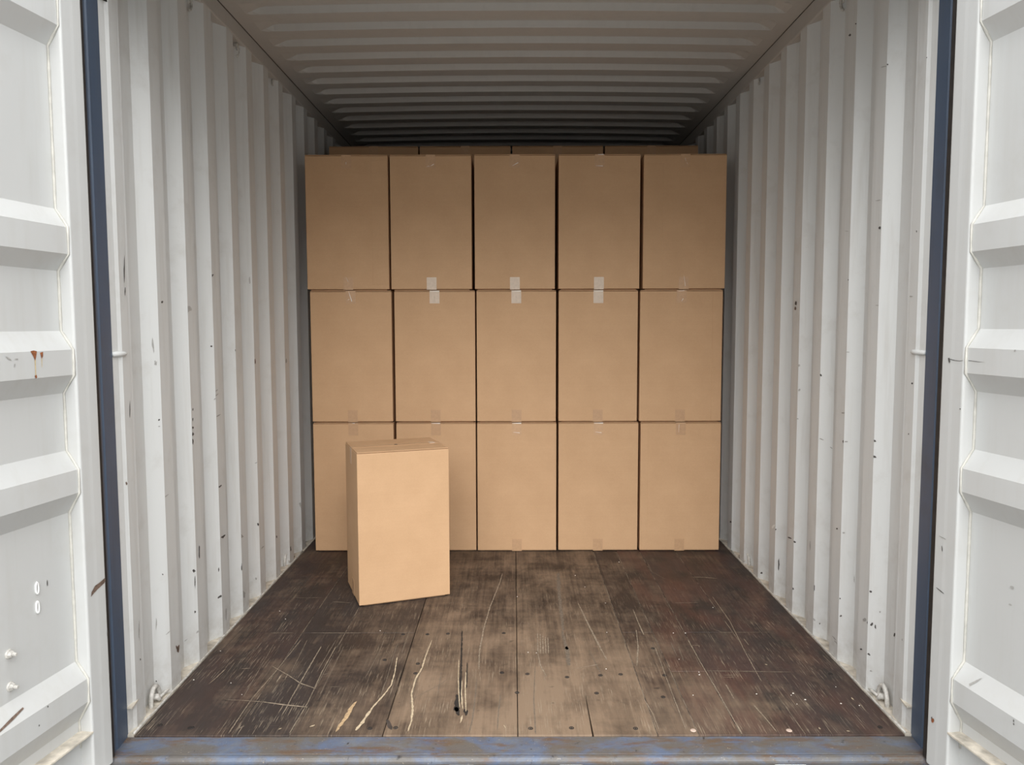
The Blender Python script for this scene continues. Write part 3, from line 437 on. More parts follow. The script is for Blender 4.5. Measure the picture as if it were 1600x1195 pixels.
 ('d', [(1.1687,2.7152,0.2354), (1.1681,2.716,0.2336), (1.167,2.7175,0.2321), (1.1661,2.7189,0.2331), (1.1657,2.7195,0.2352), (1.1668,2.7178,0.2378), (1.1682,2.7159,0.237)]),
 ('d', [(1.1704,2.4847,0.3412), (1.169,2.4868,0.3387), (1.1665,2.4903,0.3388), (1.1653,2.492,0.3423), (1.1668,2.4899,0.3457), (1.169,2.4867,0.3459), (1.1705,2.4845,0.3443)]),
 ('g', [(1.1641,2.5033,0.2382), (1.1641,2.5116,0.2309), (1.1641,2.5188,0.2289), (1.1641,2.526,0.2249), (1.1641,2.5278,0.2284), (1.1641,2.5306,0.2321), (1.1641,2.5217,0.2378), (1.1641,2.5161,0.2425), (1.1641,2.5114,0.2424), (1.1641,2.5053,0.243)]),
 ('d', [(1.1748,2.4785,0.2332), (1.1723,2.482,0.2276), (1.1704,2.4847,0.2271), (1.1687,2.4871,0.2295), (1.171,2.4839,0.2355), (1.1725,2.4817,0.2394), (1.1747,2.4786,0.2399)]),
 ('d', [(1.1807,2.4701,0.2296), (1.1813,2.4691,0.224), (1.1802,2.4707,0.2221), (1.1794,2.4718,0.2237), (1.1786,2.473,0.2243), (1.178,2.4738,0.2281), (1.1783,2.4734,0.2329), (1.179,2.4725,0.2369), (1.1799,2.4712,0.2346), (1.1806,2.4701,0.2336)]),
 ('d', [(1.1641,2.494,0.2365), (1.1641,2.494,0.2319), (1.1641,2.4951,0.2292), (1.1641,2.4977,0.2307), (1.1641,2.4987,0.2329), (1.1641,2.4962,0.2375), (1.1641,2.494,0.2383)]),
 ('d', [(1.1991,2.3789,0.2394), (1.1991,2.3817,0.2349), (1.1991,2.3848,0.2312), (1.1991,2.3896,0.2316), (1.1991,2.3888,0.238), (1.1991,2.3859,0.2432), (1.1991,2.3804,0.2453)]),
 ('g', [(1.189,2.4581,0.2831), (1.1878,2.4598,0.2797), (1.1867,2.4615,0.2807), (1.1862,2.4621,0.2822), (1.186,2.4624,0.2854), (1.1876,2.4601,0.2868), (1.1892,2.4578,0.287)]),
 ('d', [(1.1719,2.4825,0.1274), (1.1701,2.4851,0.1247), (1.1677,2.4886,0.126), (1.1654,2.4919,0.1278), (1.1667,2.49,0.131), (1.1692,2.4865,0.1325), (1.1705,2.4846,0.1298)]),
 ('d', [(1.1641,2.5249,0.1274), (1.1641,2.5315,0.1239), (1.1641,2.5396,0.1206), (1.1641,2.5442,0.1223), (1.1641,2.5377,0.1264), (1.1641,2.5325,0.1292), (1.1641,2.528,0.129)]),
 ('g', [(1.1769,2.4754,0.0746), (1.1752,2.4779,0.0725), (1.1725,2.4817,0.0711), (1.1716,2.483,0.0734), (1.1719,2.4826,0.0754), (1.1736,2.4801,0.0773), (1.1755,2.4775,0.0761)]),
 ('g', [(1.1641,2.7345,0.0735), (1.1641,2.7348,0.0713), (1.1641,2.7465,0.0701), (1.1641,2.7549,0.0715), (1.1641,2.7582,0.0726), (1.1641,2.7685,0.0738), (1.1641,2.7633,0.0761), (1.1641,2.7506,0.0766), (1.1641,2.7429,0.0756), (1.1641,2.737,0.0749)]),
 ('g', [(1.1641,2.722,0.0641), (1.1641,2.7245,0.0618), (1.1641,2.736,0.0624), (1.1641,2.7425,0.0621), (1.1641,2.7493,0.0626), (1.1641,2.7483,0.0642), (1.1641,2.7479,0.0663), (1.1641,2.7379,0.0667), (1.1641,2.7279,0.0674), (1.1641,2.7271,0.0654)]),
 ('g', [(1.1686,2.2742,0.269), (1.1686,2.2745,0.2651), (1.1689,2.2785,0.2632), (1.1689,2.2801,0.2654), (1.1689,2.2803,0.2675), (1.1689,2.279,0.2707), (1.1687,2.276,0.2707)]),
 ('g', [(1.1641,2.9954,0.3495), (1.1641,2.9953,0.3397), (1.1641,2.9974,0.3317), (1.1641,3.0013,0.3259), (1.1641,3.0036,0.339), (1.1641,3.0064,0.3463), (1.1641,3.0048,0.355), (1.1641,3.0034,0.3639), (1.1641,2.9997,0.3672), (1.1641,2.9976,0.3561)]),
 ('d', [(1.18,3.611,0.034), (1.1791,3.6123,0.0286), (1.1759,3.6168,0.0286), (1.1725,3.6217,0.0275), (1.1733,3.6206,0.033), (1.1755,3.6174,0.0372), (1.1788,3.6127,0.0381)]),
 ('w', [(1.1993,3.5835,-0.0095), (1.1975,3.586,-0.0138), (1.1952,3.5893,-0.0174), (1.1938,3.5913,-0.0143), (1.1929,3.5926,-0.011), (1.1951,3.5894,-0.0074), (1.1973,3.5862,-0.0082)]),
 ('g', [(1.1993,2.8995,0.7521), (1.1993,2.8995,0.7515), (1.1991,2.8997,0.7522), (1.1955,2.9049,0.7543), (1.1943,2.9066,0.7564), (1.1932,2.9082,0.7582), (1.1939,2.9071,0.7589), (1.1967,2.9032,0.7581), (1.1993,2.8995,0.7555), (1.1993,2.8995,0.7525)]),
 ('g', [(1.1977,2.6737,0.3205), (1.1976,2.6739,0.3142), (1.1976,2.6738,0.3026), (1.1969,2.6748,0.3108), (1.1964,2.6756,0.3118), (1.1959,2.6764,0.3197), (1.196,2.6761,0.3283), (1.1964,2.6755,0.3324), (1.1969,2.6748,0.338), (1.1974,2.6741,0.3275)])]}
SCRATCHES = [('t', [(-0.5301,2.4226,0.0063), (-0.5365,2.3931,0.0124), (-0.5426,2.3164,0.014), (-0.5543,2.2369,0.0116)]),
 ('p', [(-0.4473,2.7556,0.0036), (-0.4368,2.6321,0.0045), (-0.4348,2.5337,0.0055), (-0.4474,2.4657,0.0064), (-0.4714,2.3764,0.0082), (-0.4851,2.2892,0.0119), (-0.4953,2.2423,0.0155)]),
 ('p', [(-0.3348,2.9109,0.0025), (-0.3438,2.7498,0.0047), (-0.3439,2.6704,0.0057), (-0.3571,2.576,0.0056), (-0.357,2.4744,0.0053), (-0.3399,2.376,0.0072), (-0.3342,2.3019,0.006), (-0.3362,2.2365,0.0048)]),
 ('q', [(-0.0714,3.7106,0.0032), (-0.0843,3.5518,0.0045), (-0.1183,3.271,0.0048), (-0.1371,3.0303,0.0052), (-0.1453,2.8047,0.0048), (-0.141,2.6544,0.0034)]),
 ('q', [(0.2678,3.308,0.0028), (0.2844,3.1236,0.0059), (0.306,2.9026,0.0075), (0.3251,2.7315,0.0047)]),
 ('q', [(0.4772,3.0085,0.0039), (0.4581,2.8428,0.0049), (0.4268,2.6784,0.0046)]),
 ('q', [(0.4988,3.2308,0.0028), (0.4978,3.0883,0.0045), (0.4994,2.9574,0.0051)]),
 ('q', [(0.0721,2.8268,0.0024), (0.0797,2.6951,0.0046), (0.0985,2.594,0.0033)]),
 ('q', [(0.2019,2.6585,0.0023), (0.2905,2.6944,0.0058)]),
 ('q', [(-0.9687,2.4366,0.0017), (-0.9032,2.43,0.0021), (-0.8395,2.4212,0.0031)]),
 ('q', [(-0.8395,2.4212,0.0042), (-0.7647,2.402,0.0083), (-0.6813,2.3851,0.0103)]),
 ('q', [(-1.0621,2.5448,0.0022), (-1.0538,2.5973,0.0038), (-1.0478,2.6622,0.0034)]),
 ('q', [(-0.8865,2.6824,0.0023), (-0.8034,2.6064,0.0034), (-0.747,2.5486,0.0066), (-0.6847,2.5113,0.0033)]),
 ('m', [(-0.9843,2.9817,0.0064), (-0.8946,2.9813,0.0064)]),
 ('m', [(-0.8255,2.9811,0.0051), (-0.6259,2.9804,0.0067)]),
 ('m', [(-1.0017,3.377,0.0052), (-0.8774,3.3764,0.0043)]),
 ('m', [(-0.8228,3.3282,0.0057), (-0.734,3.3122,0.0043)]),
 ('m', [(0.694,3.3062,0.0056), (0.7993,3.3097,0.0042)]),
 ('m', [(0.7807,3.027,0.0039), (0.8176,2.9816,0.0051)]),
 ('m', [(0.8023,2.9816,0.0059), (1.0088,2.9809,0.0025)]),
 ('q', [(0.8475,3.6533,0.0031), (0.9085,3.6483,0.0078), (0.9687,3.6292,0.0046)]),
 ('m', [(0.6686,2.6419,0.0045), (0.8168,2.6364,0.0068), (0.9666,2.6309,0.0034)]),
 ('q', [(0.6624,2.8567,0.0029), (0.6943,2.8566,0.0037), (0.6907,2.8421,0.0037)]),
 ('q', [(0.7181,2.6069,0.0027), (0.7629,2.6067,0.0034)]),
 ('q', [(0.7141,2.5922,0.0022), (0.7587,2.5921,0.0027)]),
 ('q', [(0.7585,2.3981,0.0041), (0.7693,2.3172,0.004), (0.7776,2.2303,0.0029)]),
 ('q', [(0.7086,2.5398,0.0033), (0.7074,2.4365,0.0031)]),
 ('q', [(0.4113,2.4373,0.0021), (0.4235,2.3417,0.0034), (0.4247,2.2311,0.0019)]),
 ('p', [(-0.2177,2.7385,0.0024), (-0.2091,2.5852,0.0045), (-0.1903,2.3798,0.0031)]),
 ('p', [(-0.1854,2.6343,0.0034), (-0.1802,2.5145,0.0043), (-0.1682,2.3552,0.0041)]),
 ('p', [(-0.1951,2.5755,0.0022), (-0.1902,2.4695,0.0053), (-0.1795,2.3715,0.0031)]),
 ('p', [(-0.1768,2.3313,0.0081), (-0.1817,2.2846,0.0059)]),
 ('d', [(-0.2237,3.0046,0.0052), (-0.212,2.7936,0.0072), (-0.2002,2.5852,0.0089), (-0.192,2.4048,0.0083)]),
 ('d', [(-0.1855,2.7117,0.0047), (-0.1759,2.5145,0.0043)]),
 ('d', [(-0.2051,2.4695,0.0085), (-0.1967,2.3553,0.0224)]),
 ('d', [(-0.2029,2.3839,0.0247), (-0.1889,2.3313,0.0161)]),
 ('d', [(-0.1713,2.3715,0.0184), (-0.1667,2.3312,0.0141)]),
 ('s', [(-0.3874,2.2476,0.0117), (-0.413,2.3083,0.014)]),
 ('q', [(0.8831,2.9189,0.003), (0.8848,2.8589,0.0024)]),
 ('m', [(-0.3482,2.4393,0.0021), (-0.2635,2.5472,0.0033), (-0.2447,2.5853,0.0022)]),
 ('m', [(-0.1445,2.585,0.0022), (-0.1433,2.4694,0.0043), (-0.1451,2.3038,0.004), (-0.1523,2.2215,0.0029)]),
 ('m', [(-0.0602,2.4691,0.0032), (-0.0646,2.3631,0.0041), (-0.0662,2.2469,0.0029)]),
 ('m', [(0.0609,2.6847,0.0023), (0.0494,2.4253,0.0042), (0.0497,2.2211,0.0038)]),
 ('m2', [(0.1853,2.8496,0.0147), (0.1832,2.6843,0.0162)]),
 ('m2', [(0.1779,3.0031,0.0103), (0.1858,2.8207,0.0145)]),
 ('m2', [(0.2041,3.719,0.0158), (0.1916,3.4045,0.0174), (0.1831,3.0031,0.0103)]),
 ('m', [(0.2681,2.8204,0.0024), (0.2865,2.6582,0.0046), (0.2966,2.6081,0.0022)]),
 ('m', [(0.6128,2.8481,0.0037), (0.6052,2.7252,0.0035)]),
 ('m', [(0.592,2.8896,0.0037), (0.5887,2.7578,0.0028)]),
 ('m', [(-0.8225,2.9126,0.003), (-0.8053,2.6362,0.0027)]),
 ('q', [(-0.7525,2.8527,0.0037), (-0.7509,2.5628,0.004), (-0.7493,2.4062,0.0025)]),
 ('m', [(-0.7099,2.9122,0.0025), (-0.7143,2.6359,0.0027)]),
 ('m', [(-0.9414,2.8769,0.0025), (-0.9205,2.5872,0.0027), (-0.9101,2.4494,0.0021)]),
 ('m', [(-0.6967,2.611,0.0045), (-0.6665,2.6258,0.0045)]),
 ('m', [(-0.6403,2.525,0.0054), (-0.6076,2.5249,0.0054)]),
 ('q', [(-0.8335,2.5582,0.0044), (-0.8333,2.6163,0.0045)]),
 ('q', [(-0.8105,2.5773,0.0033), (-0.8122,2.6212,0.0034)]),
 ('m', [(-0.9916,2.6621,0.0092), (-0.9612,2.6671,0.0092)]),
 ('m', [(-0.8559,2.2561,0.0117), (-0.8435,2.271,0.0098)]),
 ('p', [(-0.7323,2.2484,0.0039), (-0.7248,2.2558,0.0039)]),
 ('p', [(-0.6407,2.263,0.0059), (-0.6279,2.2743,0.0079)]),
 ('p', [(0.913,2.2557,0.0039), (0.9144,2.2446,0.0058)]),
 ('p', [(1.095,2.4442,0.0042), (1.0958,2.4269,0.0063)]),
 ('p', [(0.8918,2.6926,0.0069), (0.8993,2.6873,0.0069)]),
 ('p', [(0.9907,2.2371,0.0048), (0.9988,2.2334,0.0058)]),
 ('p', [(-0.041,2.2542,0.0039), (-0.0471,2.273,0.0039)]),
 ('m', [(-0.5223,2.9116,0.0025), (-0.5219,2.7946,0.0029), (-0.5345,2.5861,0.0022)]),
 ('m', [(-0.435,3.0053,0.0031), (-0.4354,2.7943,0.0036)]),
 ('m', [(-0.351,2.6348,0.0023), (-0.3541,2.4052,0.0021)]),
 ('q', [(0.6683,2.2197,0.0035), (0.6682,2.3492,0.0024), (0.6666,2.5213,0.0039), (0.6632,2.7038,0.0023), (0.6629,2.9075,0.0037)]),
 ('q', [(0.5071,2.2456,0.0029), (0.5119,2.4765,0.0026), (0.5228,2.8368,0.0024)]),
 ('q', [(0.8809,3.3852,0.0023), (0.879,3.1005,0.0034), (0.8518,2.7902,0.0029), (0.8369,2.5583,0.0022)]),
 ('m', [(0.7167,3.6211,0.0031), (0.6695,3.7364,0.0032), (0.6736,3.8694,0.0026)]),
 ('m', [(-0.2725,2.6447,0.0023), (-0.2695,2.4741,0.0026)]),
 ('m', [(-0.465,2.8635,0.0025), (-0.4571,2.5763,0.0022), (-0.458,2.4054,0.0021)]),
 ('q', [(-0.8763,2.2267,0.0029), (-0.8783,2.4494,0.0025), (-0.8621,2.6364,0.0027), (-0.8475,2.9127,0.0025)]),
 ('q', [(-0.6928,2.2263,0.0029), (-0.6869,2.406,0.0025), (-0.6962,2.6359,0.0032), (-0.6961,2.8525,0.0025)]),
 ('m', [(-0.6667,2.8524,0.0025), (-0.6615,2.4707,0.0021)]),
 ('q', [(0.0795,2.9842,0.0038), (0.0745,2.7871,0.0048)]),
 ('q', [(0.0893,2.9715,0.0038), (0.0843,2.7871,0.0048)]),
 ('q', [(0.099,2.9588,0.0038), (0.0941,2.787,0.0048)]),
 ('q', [(0.1087,2.9463,0.0038), (0.104,2.787,0.0048)]),
 ('q', [(0.1182,2.9338,0.0038), (0.1138,2.787,0.0048)]),
 ('m', [(0.5085,2.908,0.0025), (0.5076,2.7801,0.0031)]),
 ('m', [(0.5202,2.8899,0.0025), (0.5188,2.7635,0.0031)]),
 ('m', [(0.5317,2.8719,0.0025), (0.5298,2.747,0.0031)])]
SPECKS = [(-1.127,2.578), (-1.124,2.814), (-0.989,2.554), (-0.922,2.471), (-1.023,3.218), (-0.971,3.128), (-0.553,3.003), (0.038,2.798), (-0,3.389), (0.286,3.68), (0.318,3.515), (0.389,3.307), (0.356,2.983), (0.849,3.252), (0.62,2.976), (0.668,2.976), (0.639,2.632), (0.636,2.612), (0.792,2.471), (0.915,2.475), (0.939,2.432), (1.076,2.52), (1.045,2.406), (1.099,2.393), (0.579,2.463), (0.314,2.658), (0.904,2.462), (0.529,3.891), (0.069,2.793), (0.591,2.736), (0.901,2.402)]
PINKS = [(0.528,2.242), (0.818,2.241)]
RINGS = [(0.035,2.254), (0.16,2.256), (0.355,2.253), (0.032,2.619), (-0.058,2.629), (-0.359,2.967), (-0.363,2.625), (0.477,2.45), (0.17,2.594), (0.288,2.608), (0.36,2.615), (-0.377,2.259), (-0.455,2.255), (-0.49,2.734), (-0.455,2.967), (-0.278,2.973), (-0.005,2.482), (0.26,2.477), (0.512,2.607), (-0.056,2.978), (-1,2.26), (-1.105,2.275), (-1.006,2.26), (1.102,2.259), (1.098,2.616), (0.512,2.831), (-0.364,2.702)]

# ================================================================== THE SETTING
HALF = 1.165            # half the inner width between the walls' inner crests
FRONT = 2.216           # front edge of the floor boards
BACK = 8.10

# ---- yard outside
structure('ground', MB().box(-30, 30, -30, 30, -0.30, -0.20), M['ground'], 'grey concrete yard in front of the container')

# ---- floor: dark underframe carrying the boards
floor = structure('floor', MB().box(-HALF, HALF, FRONT, BACK, -0.16, -0.030), M['under'], 'worn dark wooden board floor of the container')
EDGES = [-1.157, -0.862, -0.690, -0.410, -0.004, 0.416, 0.540, 0.666, 0.860, 1.157]
CUTS = {1: [2.984, 5.0], 2: [2.984, 5.2], 0: [4.6], 3: [4.7], 4: [4.9], 5: [2.984, 5.1], 6: [2.639, 4.8], 7: [2.984, 5.0], 8: [4.4]}
#         (lightness, redness, coolness) of each board
TONE = [(0.36, 0.25, 0.3), (0.30, 0.05, 0.5), (0.38, 0.05, 0.25), (0.58, 0.05, 0.0), (0.66, 0.0, 0.0),
        (0.46, 0.1, 0.1), (0.38, 0.50, 0.2), (0.30, 0.60, 0.5), (0.31, 0.45, 0.35)]
rng = random.Random(4)
for i in range(9):
    x0, x1 = EDGES[i] + 0.0012, EDGES[i+1] - 0.0012
    ys = [FRONT] + CUTS[i] + [BACK - 0.03]
    for a, b in zip(ys[:-1], ys[1:]):
        m = MB()
        if i == 4 and a == FRONT:                       # this board is split lengthwise at its front end
            cx = 0.222
            poly = [(x0, a), (cx-0.003, a), (cx-0.002, a+0.10), (cx-0.001, a+0.21), (cx, a+0.27),
                    (cx+0.001, a+0.21), (cx+0.001, a+0.10), (cx+0.002, a), (x1, a), (x1, b-0.001), (x0, b-0.001)]
            m.prism(poly, 2, -0.029, 0.0)
        else:
            m.box(x0, x1, a + (0.0008 if a > FRONT else 0), b - 0.0008, -0.029, 0.0)
        p = build('floor_board', m, M['plank'], floor, bevel=0.0014, seg=1)
        t = TONE[i]; j = rng.uniform(-0.05, 0.05)
        p.color = (t[0] + j + (-0.03 if a > 2.7 else 0), t[1], t[2], 1)
for xe in (EDGES[1], EDGES[2], EDGES[5], EDGES[6], EDGES[7], EDGES[8]):
    build('groove_filler', MB().box(xe-0.0012, xe+0.0012, FRONT+0.002, 4.07, -0.012, -0.0012), M['filler'], floor)

SCRATCH_MAT = {'p': 'pale', 't': 'tan', 'q': 'scr_mid', 'm': 'scr_low', 'm2': 'scr_low', 'd': 'gouge', 's': 'stain'}
SCRATCH_NAME = {'p': 'deep_scratches', 't': 'torn_wood_patch', 'q': 'scratches', 'm': 'faint_scratches', 'd': 'gouges', 's': 'stains'}
acc = {}
for c, pts in SCRATCHES:
    c = 'm' if c == 'm2' else c
    mb = acc.setdefault(c, MB())
    if len(pts) == 1: continue
    # resample with a slight wobble so that the strokes look torn rather than drawn
    out = []
    for (x0, y0, w0), (x1, y1, w1) in zip(pts[:-1], pts[1:]):
        n = max(2, int(math.hypot(x1-x0, y1-y0)/0.012))
        for q in range(n):
            t = q/n; out.append((x0+(x1-x0)*t + rng.uniform(-.25, .25)*w0*0.5, y0+(y1-y0)*t, (w0+(w1-w0)*t)*rng.uniform(0.55, 1.15)))
    out.append((pts[-1][0], pts[-1][1], pts[-1][2]*0.3))
    out[0] = (out[0][0], out[0][1], out[0][2]*0.3)
    mb.ribbon(out, {'m': 0.0006, 'q': 0.0009, 's': 0.0004, 't': 0.0010, 'p': 0.0013, 'd': 0.0011}[c])
for c, mb in acc.items():
    build(SCRATCH_NAME[c], mb, M[SCRATCH_MAT[c]], floor, 'stuff')
mb = MB()
for x, y in SPECKS:
    w = rng.uniform(0.0015, 0.0034); mb.disc((x, y, 0.0), w, 0.001, 6)
build('paint_specks', mb, M['speck'], floor, 'stuff')
for x, y in PINKS:
    build('screw_head', MB().disc((x, y, 0.0), 0.009, 0.0016, 12), M['pink'], floor, label='pinkish painted screw head')
mb = MB()
for x, y in RINGS:
    mb.tube([(x+0.0065*math.cos(a*math.pi/5), y+0.0065*math.sin(a*math.pi/5), 0.0003) for a in range(10)], 0.0016, 5, True)
    mb.disc((x, y, 0.0), 0.0035, 0.0008, 6)
build('screw_holes', mb, M['gouge'], floor, 'stuff')

# ---- side walls: trapezoidal corrugated steel sheet
def wall_profile():
    P = [(1.1785, 2.222), (1.1750, 2.252), (1.1690, 2.264), (1.1715, 2.312), (1.1755, 2.316), (1.1745, 2.330), (1.2, 2.342), (1.2, 2.444)]
    y = 2.494
    while y < 8.0:
        P += [(HALF, y), (HALF, y+0.072), (1.2, y+0.122), (1.2, y+0.178)]; y += 0.228
    return P
RAIL_LO, RAIL_HI = 2.418, 2.487

def marks(parent, data):
    nm = {'d': ('scuff_marks', 'scuff'), 'g': ('grey_scuffs', 'scuff_grey'), 's': ('smudges', 'scuff_soft'),
          'b': ('bare_metal_spots', 'scuff_brown'), 'w': ('peeled_paint', 'chip_white')}
    acc = {}
    for sh, poly in data:
        acc.setdefault(sh, MB()).add(poly, [tuple(range(len(poly)))])
    for sh, mb in acc.items():
        build(nm[sh][0], mb, M[nm[sh][1]], parent, 'stuff')

for s, nm, key in ((-1, 'wall_left', 'l'), (1, 'wall_right', 'r')):
    prof = [(s*a, b) for a, b in wall_profile()]
    if s > 0: prof = prof[::-1]
    w = structure(nm, MB().sheet(prof, [-0.02, 0.5, 1.0, 1.5, 2.0, 2.44]), M['wall'], 'white corrugated steel %s side wall of the container' % nm[5:], solid=-0.0025)
    bx = sorted((s*1.157, s*1.235))
    build('bottom_rail', MB().box(bx[0], bx[1], FRONT, BACK, -0.16, 0.002), M['dust'], w)
    # pale bead of sealant where the boards meet the rail
    build('sealant_bead', MB().tube([(s*(1.160+0.0015*math.sin(q*1.7)), 2.222+q*0.06, 0.003) for q in range(32)], [0.0035+0.0012*math.sin(q*2.3) for q in range(32)], 6), M['steel'], w, smooth=True)
    bx = sorted((s*1.163, s*1.235))
    build('top_rail', MB().box(bx[0], bx[1], FRONT, BACK, RAIL_LO, 2.50), M['roof'], w, bevel=0.006)
    build('roof_seam', MB().tube([(s*1.1635, FRONT+0.01, 2.4885), (s*1.1635, BACK-0.02, 2.4885)], 0.0036, 6), M['scuff'], w)
    # stub plate and peg just inside the door post
    z0 = 0.078
    build('corner_plate', MB().prism([(s*1.186, 2.224), (s*1.163, 2.224), (s*1.164, 2.245), (s*1.175, 2.312), (s*1.186, 2.312)], 2, z0, z0+0.006), M['dust'], w, bevel=0.001)
    build('peg', MB().tube([(s*1.176, 2.222, 1.144), (s*1.170, 2.262, 1.144), (s*1.170, 2.278, 1.144), (s*1.172, 2.290, 1.143)], [0.007, 0.0075, 0.007, 0.004], 10), M['wall'], w, smooth=True)
    # lashing rings by the floor and hooks below the roof rail
    for yy in (2.410, 3.856):
        X = s*1.188
        ring = [(X - s*0.006 + s*0.0, yy + 0.030*math.cos(math.radians(a)), 0.008 + 0.050*math.sin(math.radians(a))) for a in range(-20, 201, 22)]
        r_ = build('lashing_ring', MB().tube(ring, 0.0075, 8), M['steel'], w, smooth=True)
        build('ring_lug', MB().tube([(s*1.198, yy, 0.020), (s*1.176, yy+0.004, 0.022), (s*1.168, yy+0.006, 0.010)], [0.012, 0.011, 0.006], 8), M['steel'], r_, smooth=True)
        build('ring_bar', MB().tube([(s*1.176, yy+0.02, 0.014), (s*1.172, yy+0.11, 0.010)], [0.005, 0.004], 6), M['steel'], r_, smooth=True)
    for yy in ((2.87, 3.352, 3.835, 4.558) if s < 0 else (2.885, 3.841, 4.56)):
        X = s*1.184; pts = []
        for q in range(10):
            a = math.radians(200 - q*30)
            pts.append((X + s*0.012*(q/9.0-0.5), yy + 0.022*math.cos(a) + 0.006, 2.392 + 0.026*math.sin(a)))
        build('lashing_hook', MB().tube(pts, 0.0048, 7).tube([(s*1.199, yy+0.004, 2.412), (s*1.180, yy, 2.414)], 0.007, 7), M['steel'], w, smooth=True)
    marks(w, WALLMARKS[key])

# ---- end wall
m = MB(); poly = []
x = -1.2
while x < 1.2:
    poly += [(x, BACK), (x+0.09, BACK), (x+0.12, BACK-0.045), (x+0.21, BACK-0.045), (x+0.24, BACK)]; x += 0.24
structure('wall_back', MB().sheet([(a, b) for a, b in poly][::-1], [-0.02, 2.5]), M['wall'], 'corrugated end wall behind the stacked boxes', solid=0.0025)

# ---- roof: shallow cross corrugations that die out before the rails, slightly crowned
def roof():
    xs = [-1.205, -1.165, -1.10, -1.075, -1.045, -1.02, -0.8, -0.55, -0.3, 0, 0.3, 0.55, 0.8, 1.02, 1.045, 1.075, 1.10, 1.165, 1.205]
    ys = []; yc = 3.233 - 0.1828*6
    while yc < 8.2:
        ys += [(yc-0.007, 1), (yc+0.007, 0), (yc+0.078, 0), (yc+0.114, 1)]; yc += 0.1828
    ys = [(2.19, 0)] + [q for q in ys if 2.2 < q[0] < 8.12] + [(8.13, 0)]
    vs = []; fs = []
    for y, h in ys:
        for x in xs:
            e = min(1.0, max(0.0, (1.095-abs(x))/0.06))
            vs.append((x, y, 2.488 + 0.016*max(0, 1-(x/1.165)**2) + 0.026*h*e))
    n = len(xs)
    for j in range(len(ys)-1):
        for i in range(n-1): fs.append((j*n+i, j*n+i+1, (j+1)*n+i+1, (j+1)*n+i))
    m = MB(); m.add(vs, fs)
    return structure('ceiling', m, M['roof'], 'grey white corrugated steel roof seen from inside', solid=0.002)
roof()

# ---- sill, posts and header of the door frame
sill_poly = [(FRONT-0.002, -0.16), (FRONT-0.002, -0.004), (2.1285, -0.0062)]
for q in range(9):                                        # rounded steel nosing along the edge
    th = math.radians(142 - q*21); sill_poly.append((2.1125 - 0.0145*math.cos(th), -0.0172 + 0.0145*math.sin(th)))
sill_poly += [(2.1015, -0.024), (2.1015, -0.16)]
sill = structure('trim_1', MB().prism(sill_poly, 0, -1.26, 1.26), M['sill'], 'worn blue steel door sill with rust and pale scrapes', bevel=0.0)
for a, b in ((-1.16, -1.055), (-0.640, -0.577), (-0.200, -0.130), (0.115, 0.180), (0.728, 0.816)):
    build('marker_plate', MB().box(a, b, 2.0985, 2.1015, -0.075, -0.0235), M['plate'], sill, label='white plate on the sill face')
for s, nm in ((-1, 'trim_2'), (1, 'trim_3')):
    poly = [(1.176, 2.222), (1.171, 2.152), (1.1765, 2.149), (1.1765, 2.1445), (1.171, 2.141), (1.1685, 2.116), (1.176, 2.108), (1.26, 2.108), (1.26, 2.222)]
    post = structure(nm, MB().prism([(s*a, b) for a, b in poly], 2, -0.006, 2.30), M['blue'], 'dark blue steel door post on the %s' % ('left' if s < 0 else 'right'), bevel=0.0015)
    bx = sorted((s*1.170, s*1.182))
    build('post_bracket', MB().box(bx[0], bx[1], 2.224, 2.262, 2.146, 2.160), M['under'], post)
structure('trim_4', MB().box(-1.26, 1.26, 2.105, 2.222, 2.275, 2.50), M['blue'], 'blue steel header above the container doors', bevel=0.004)

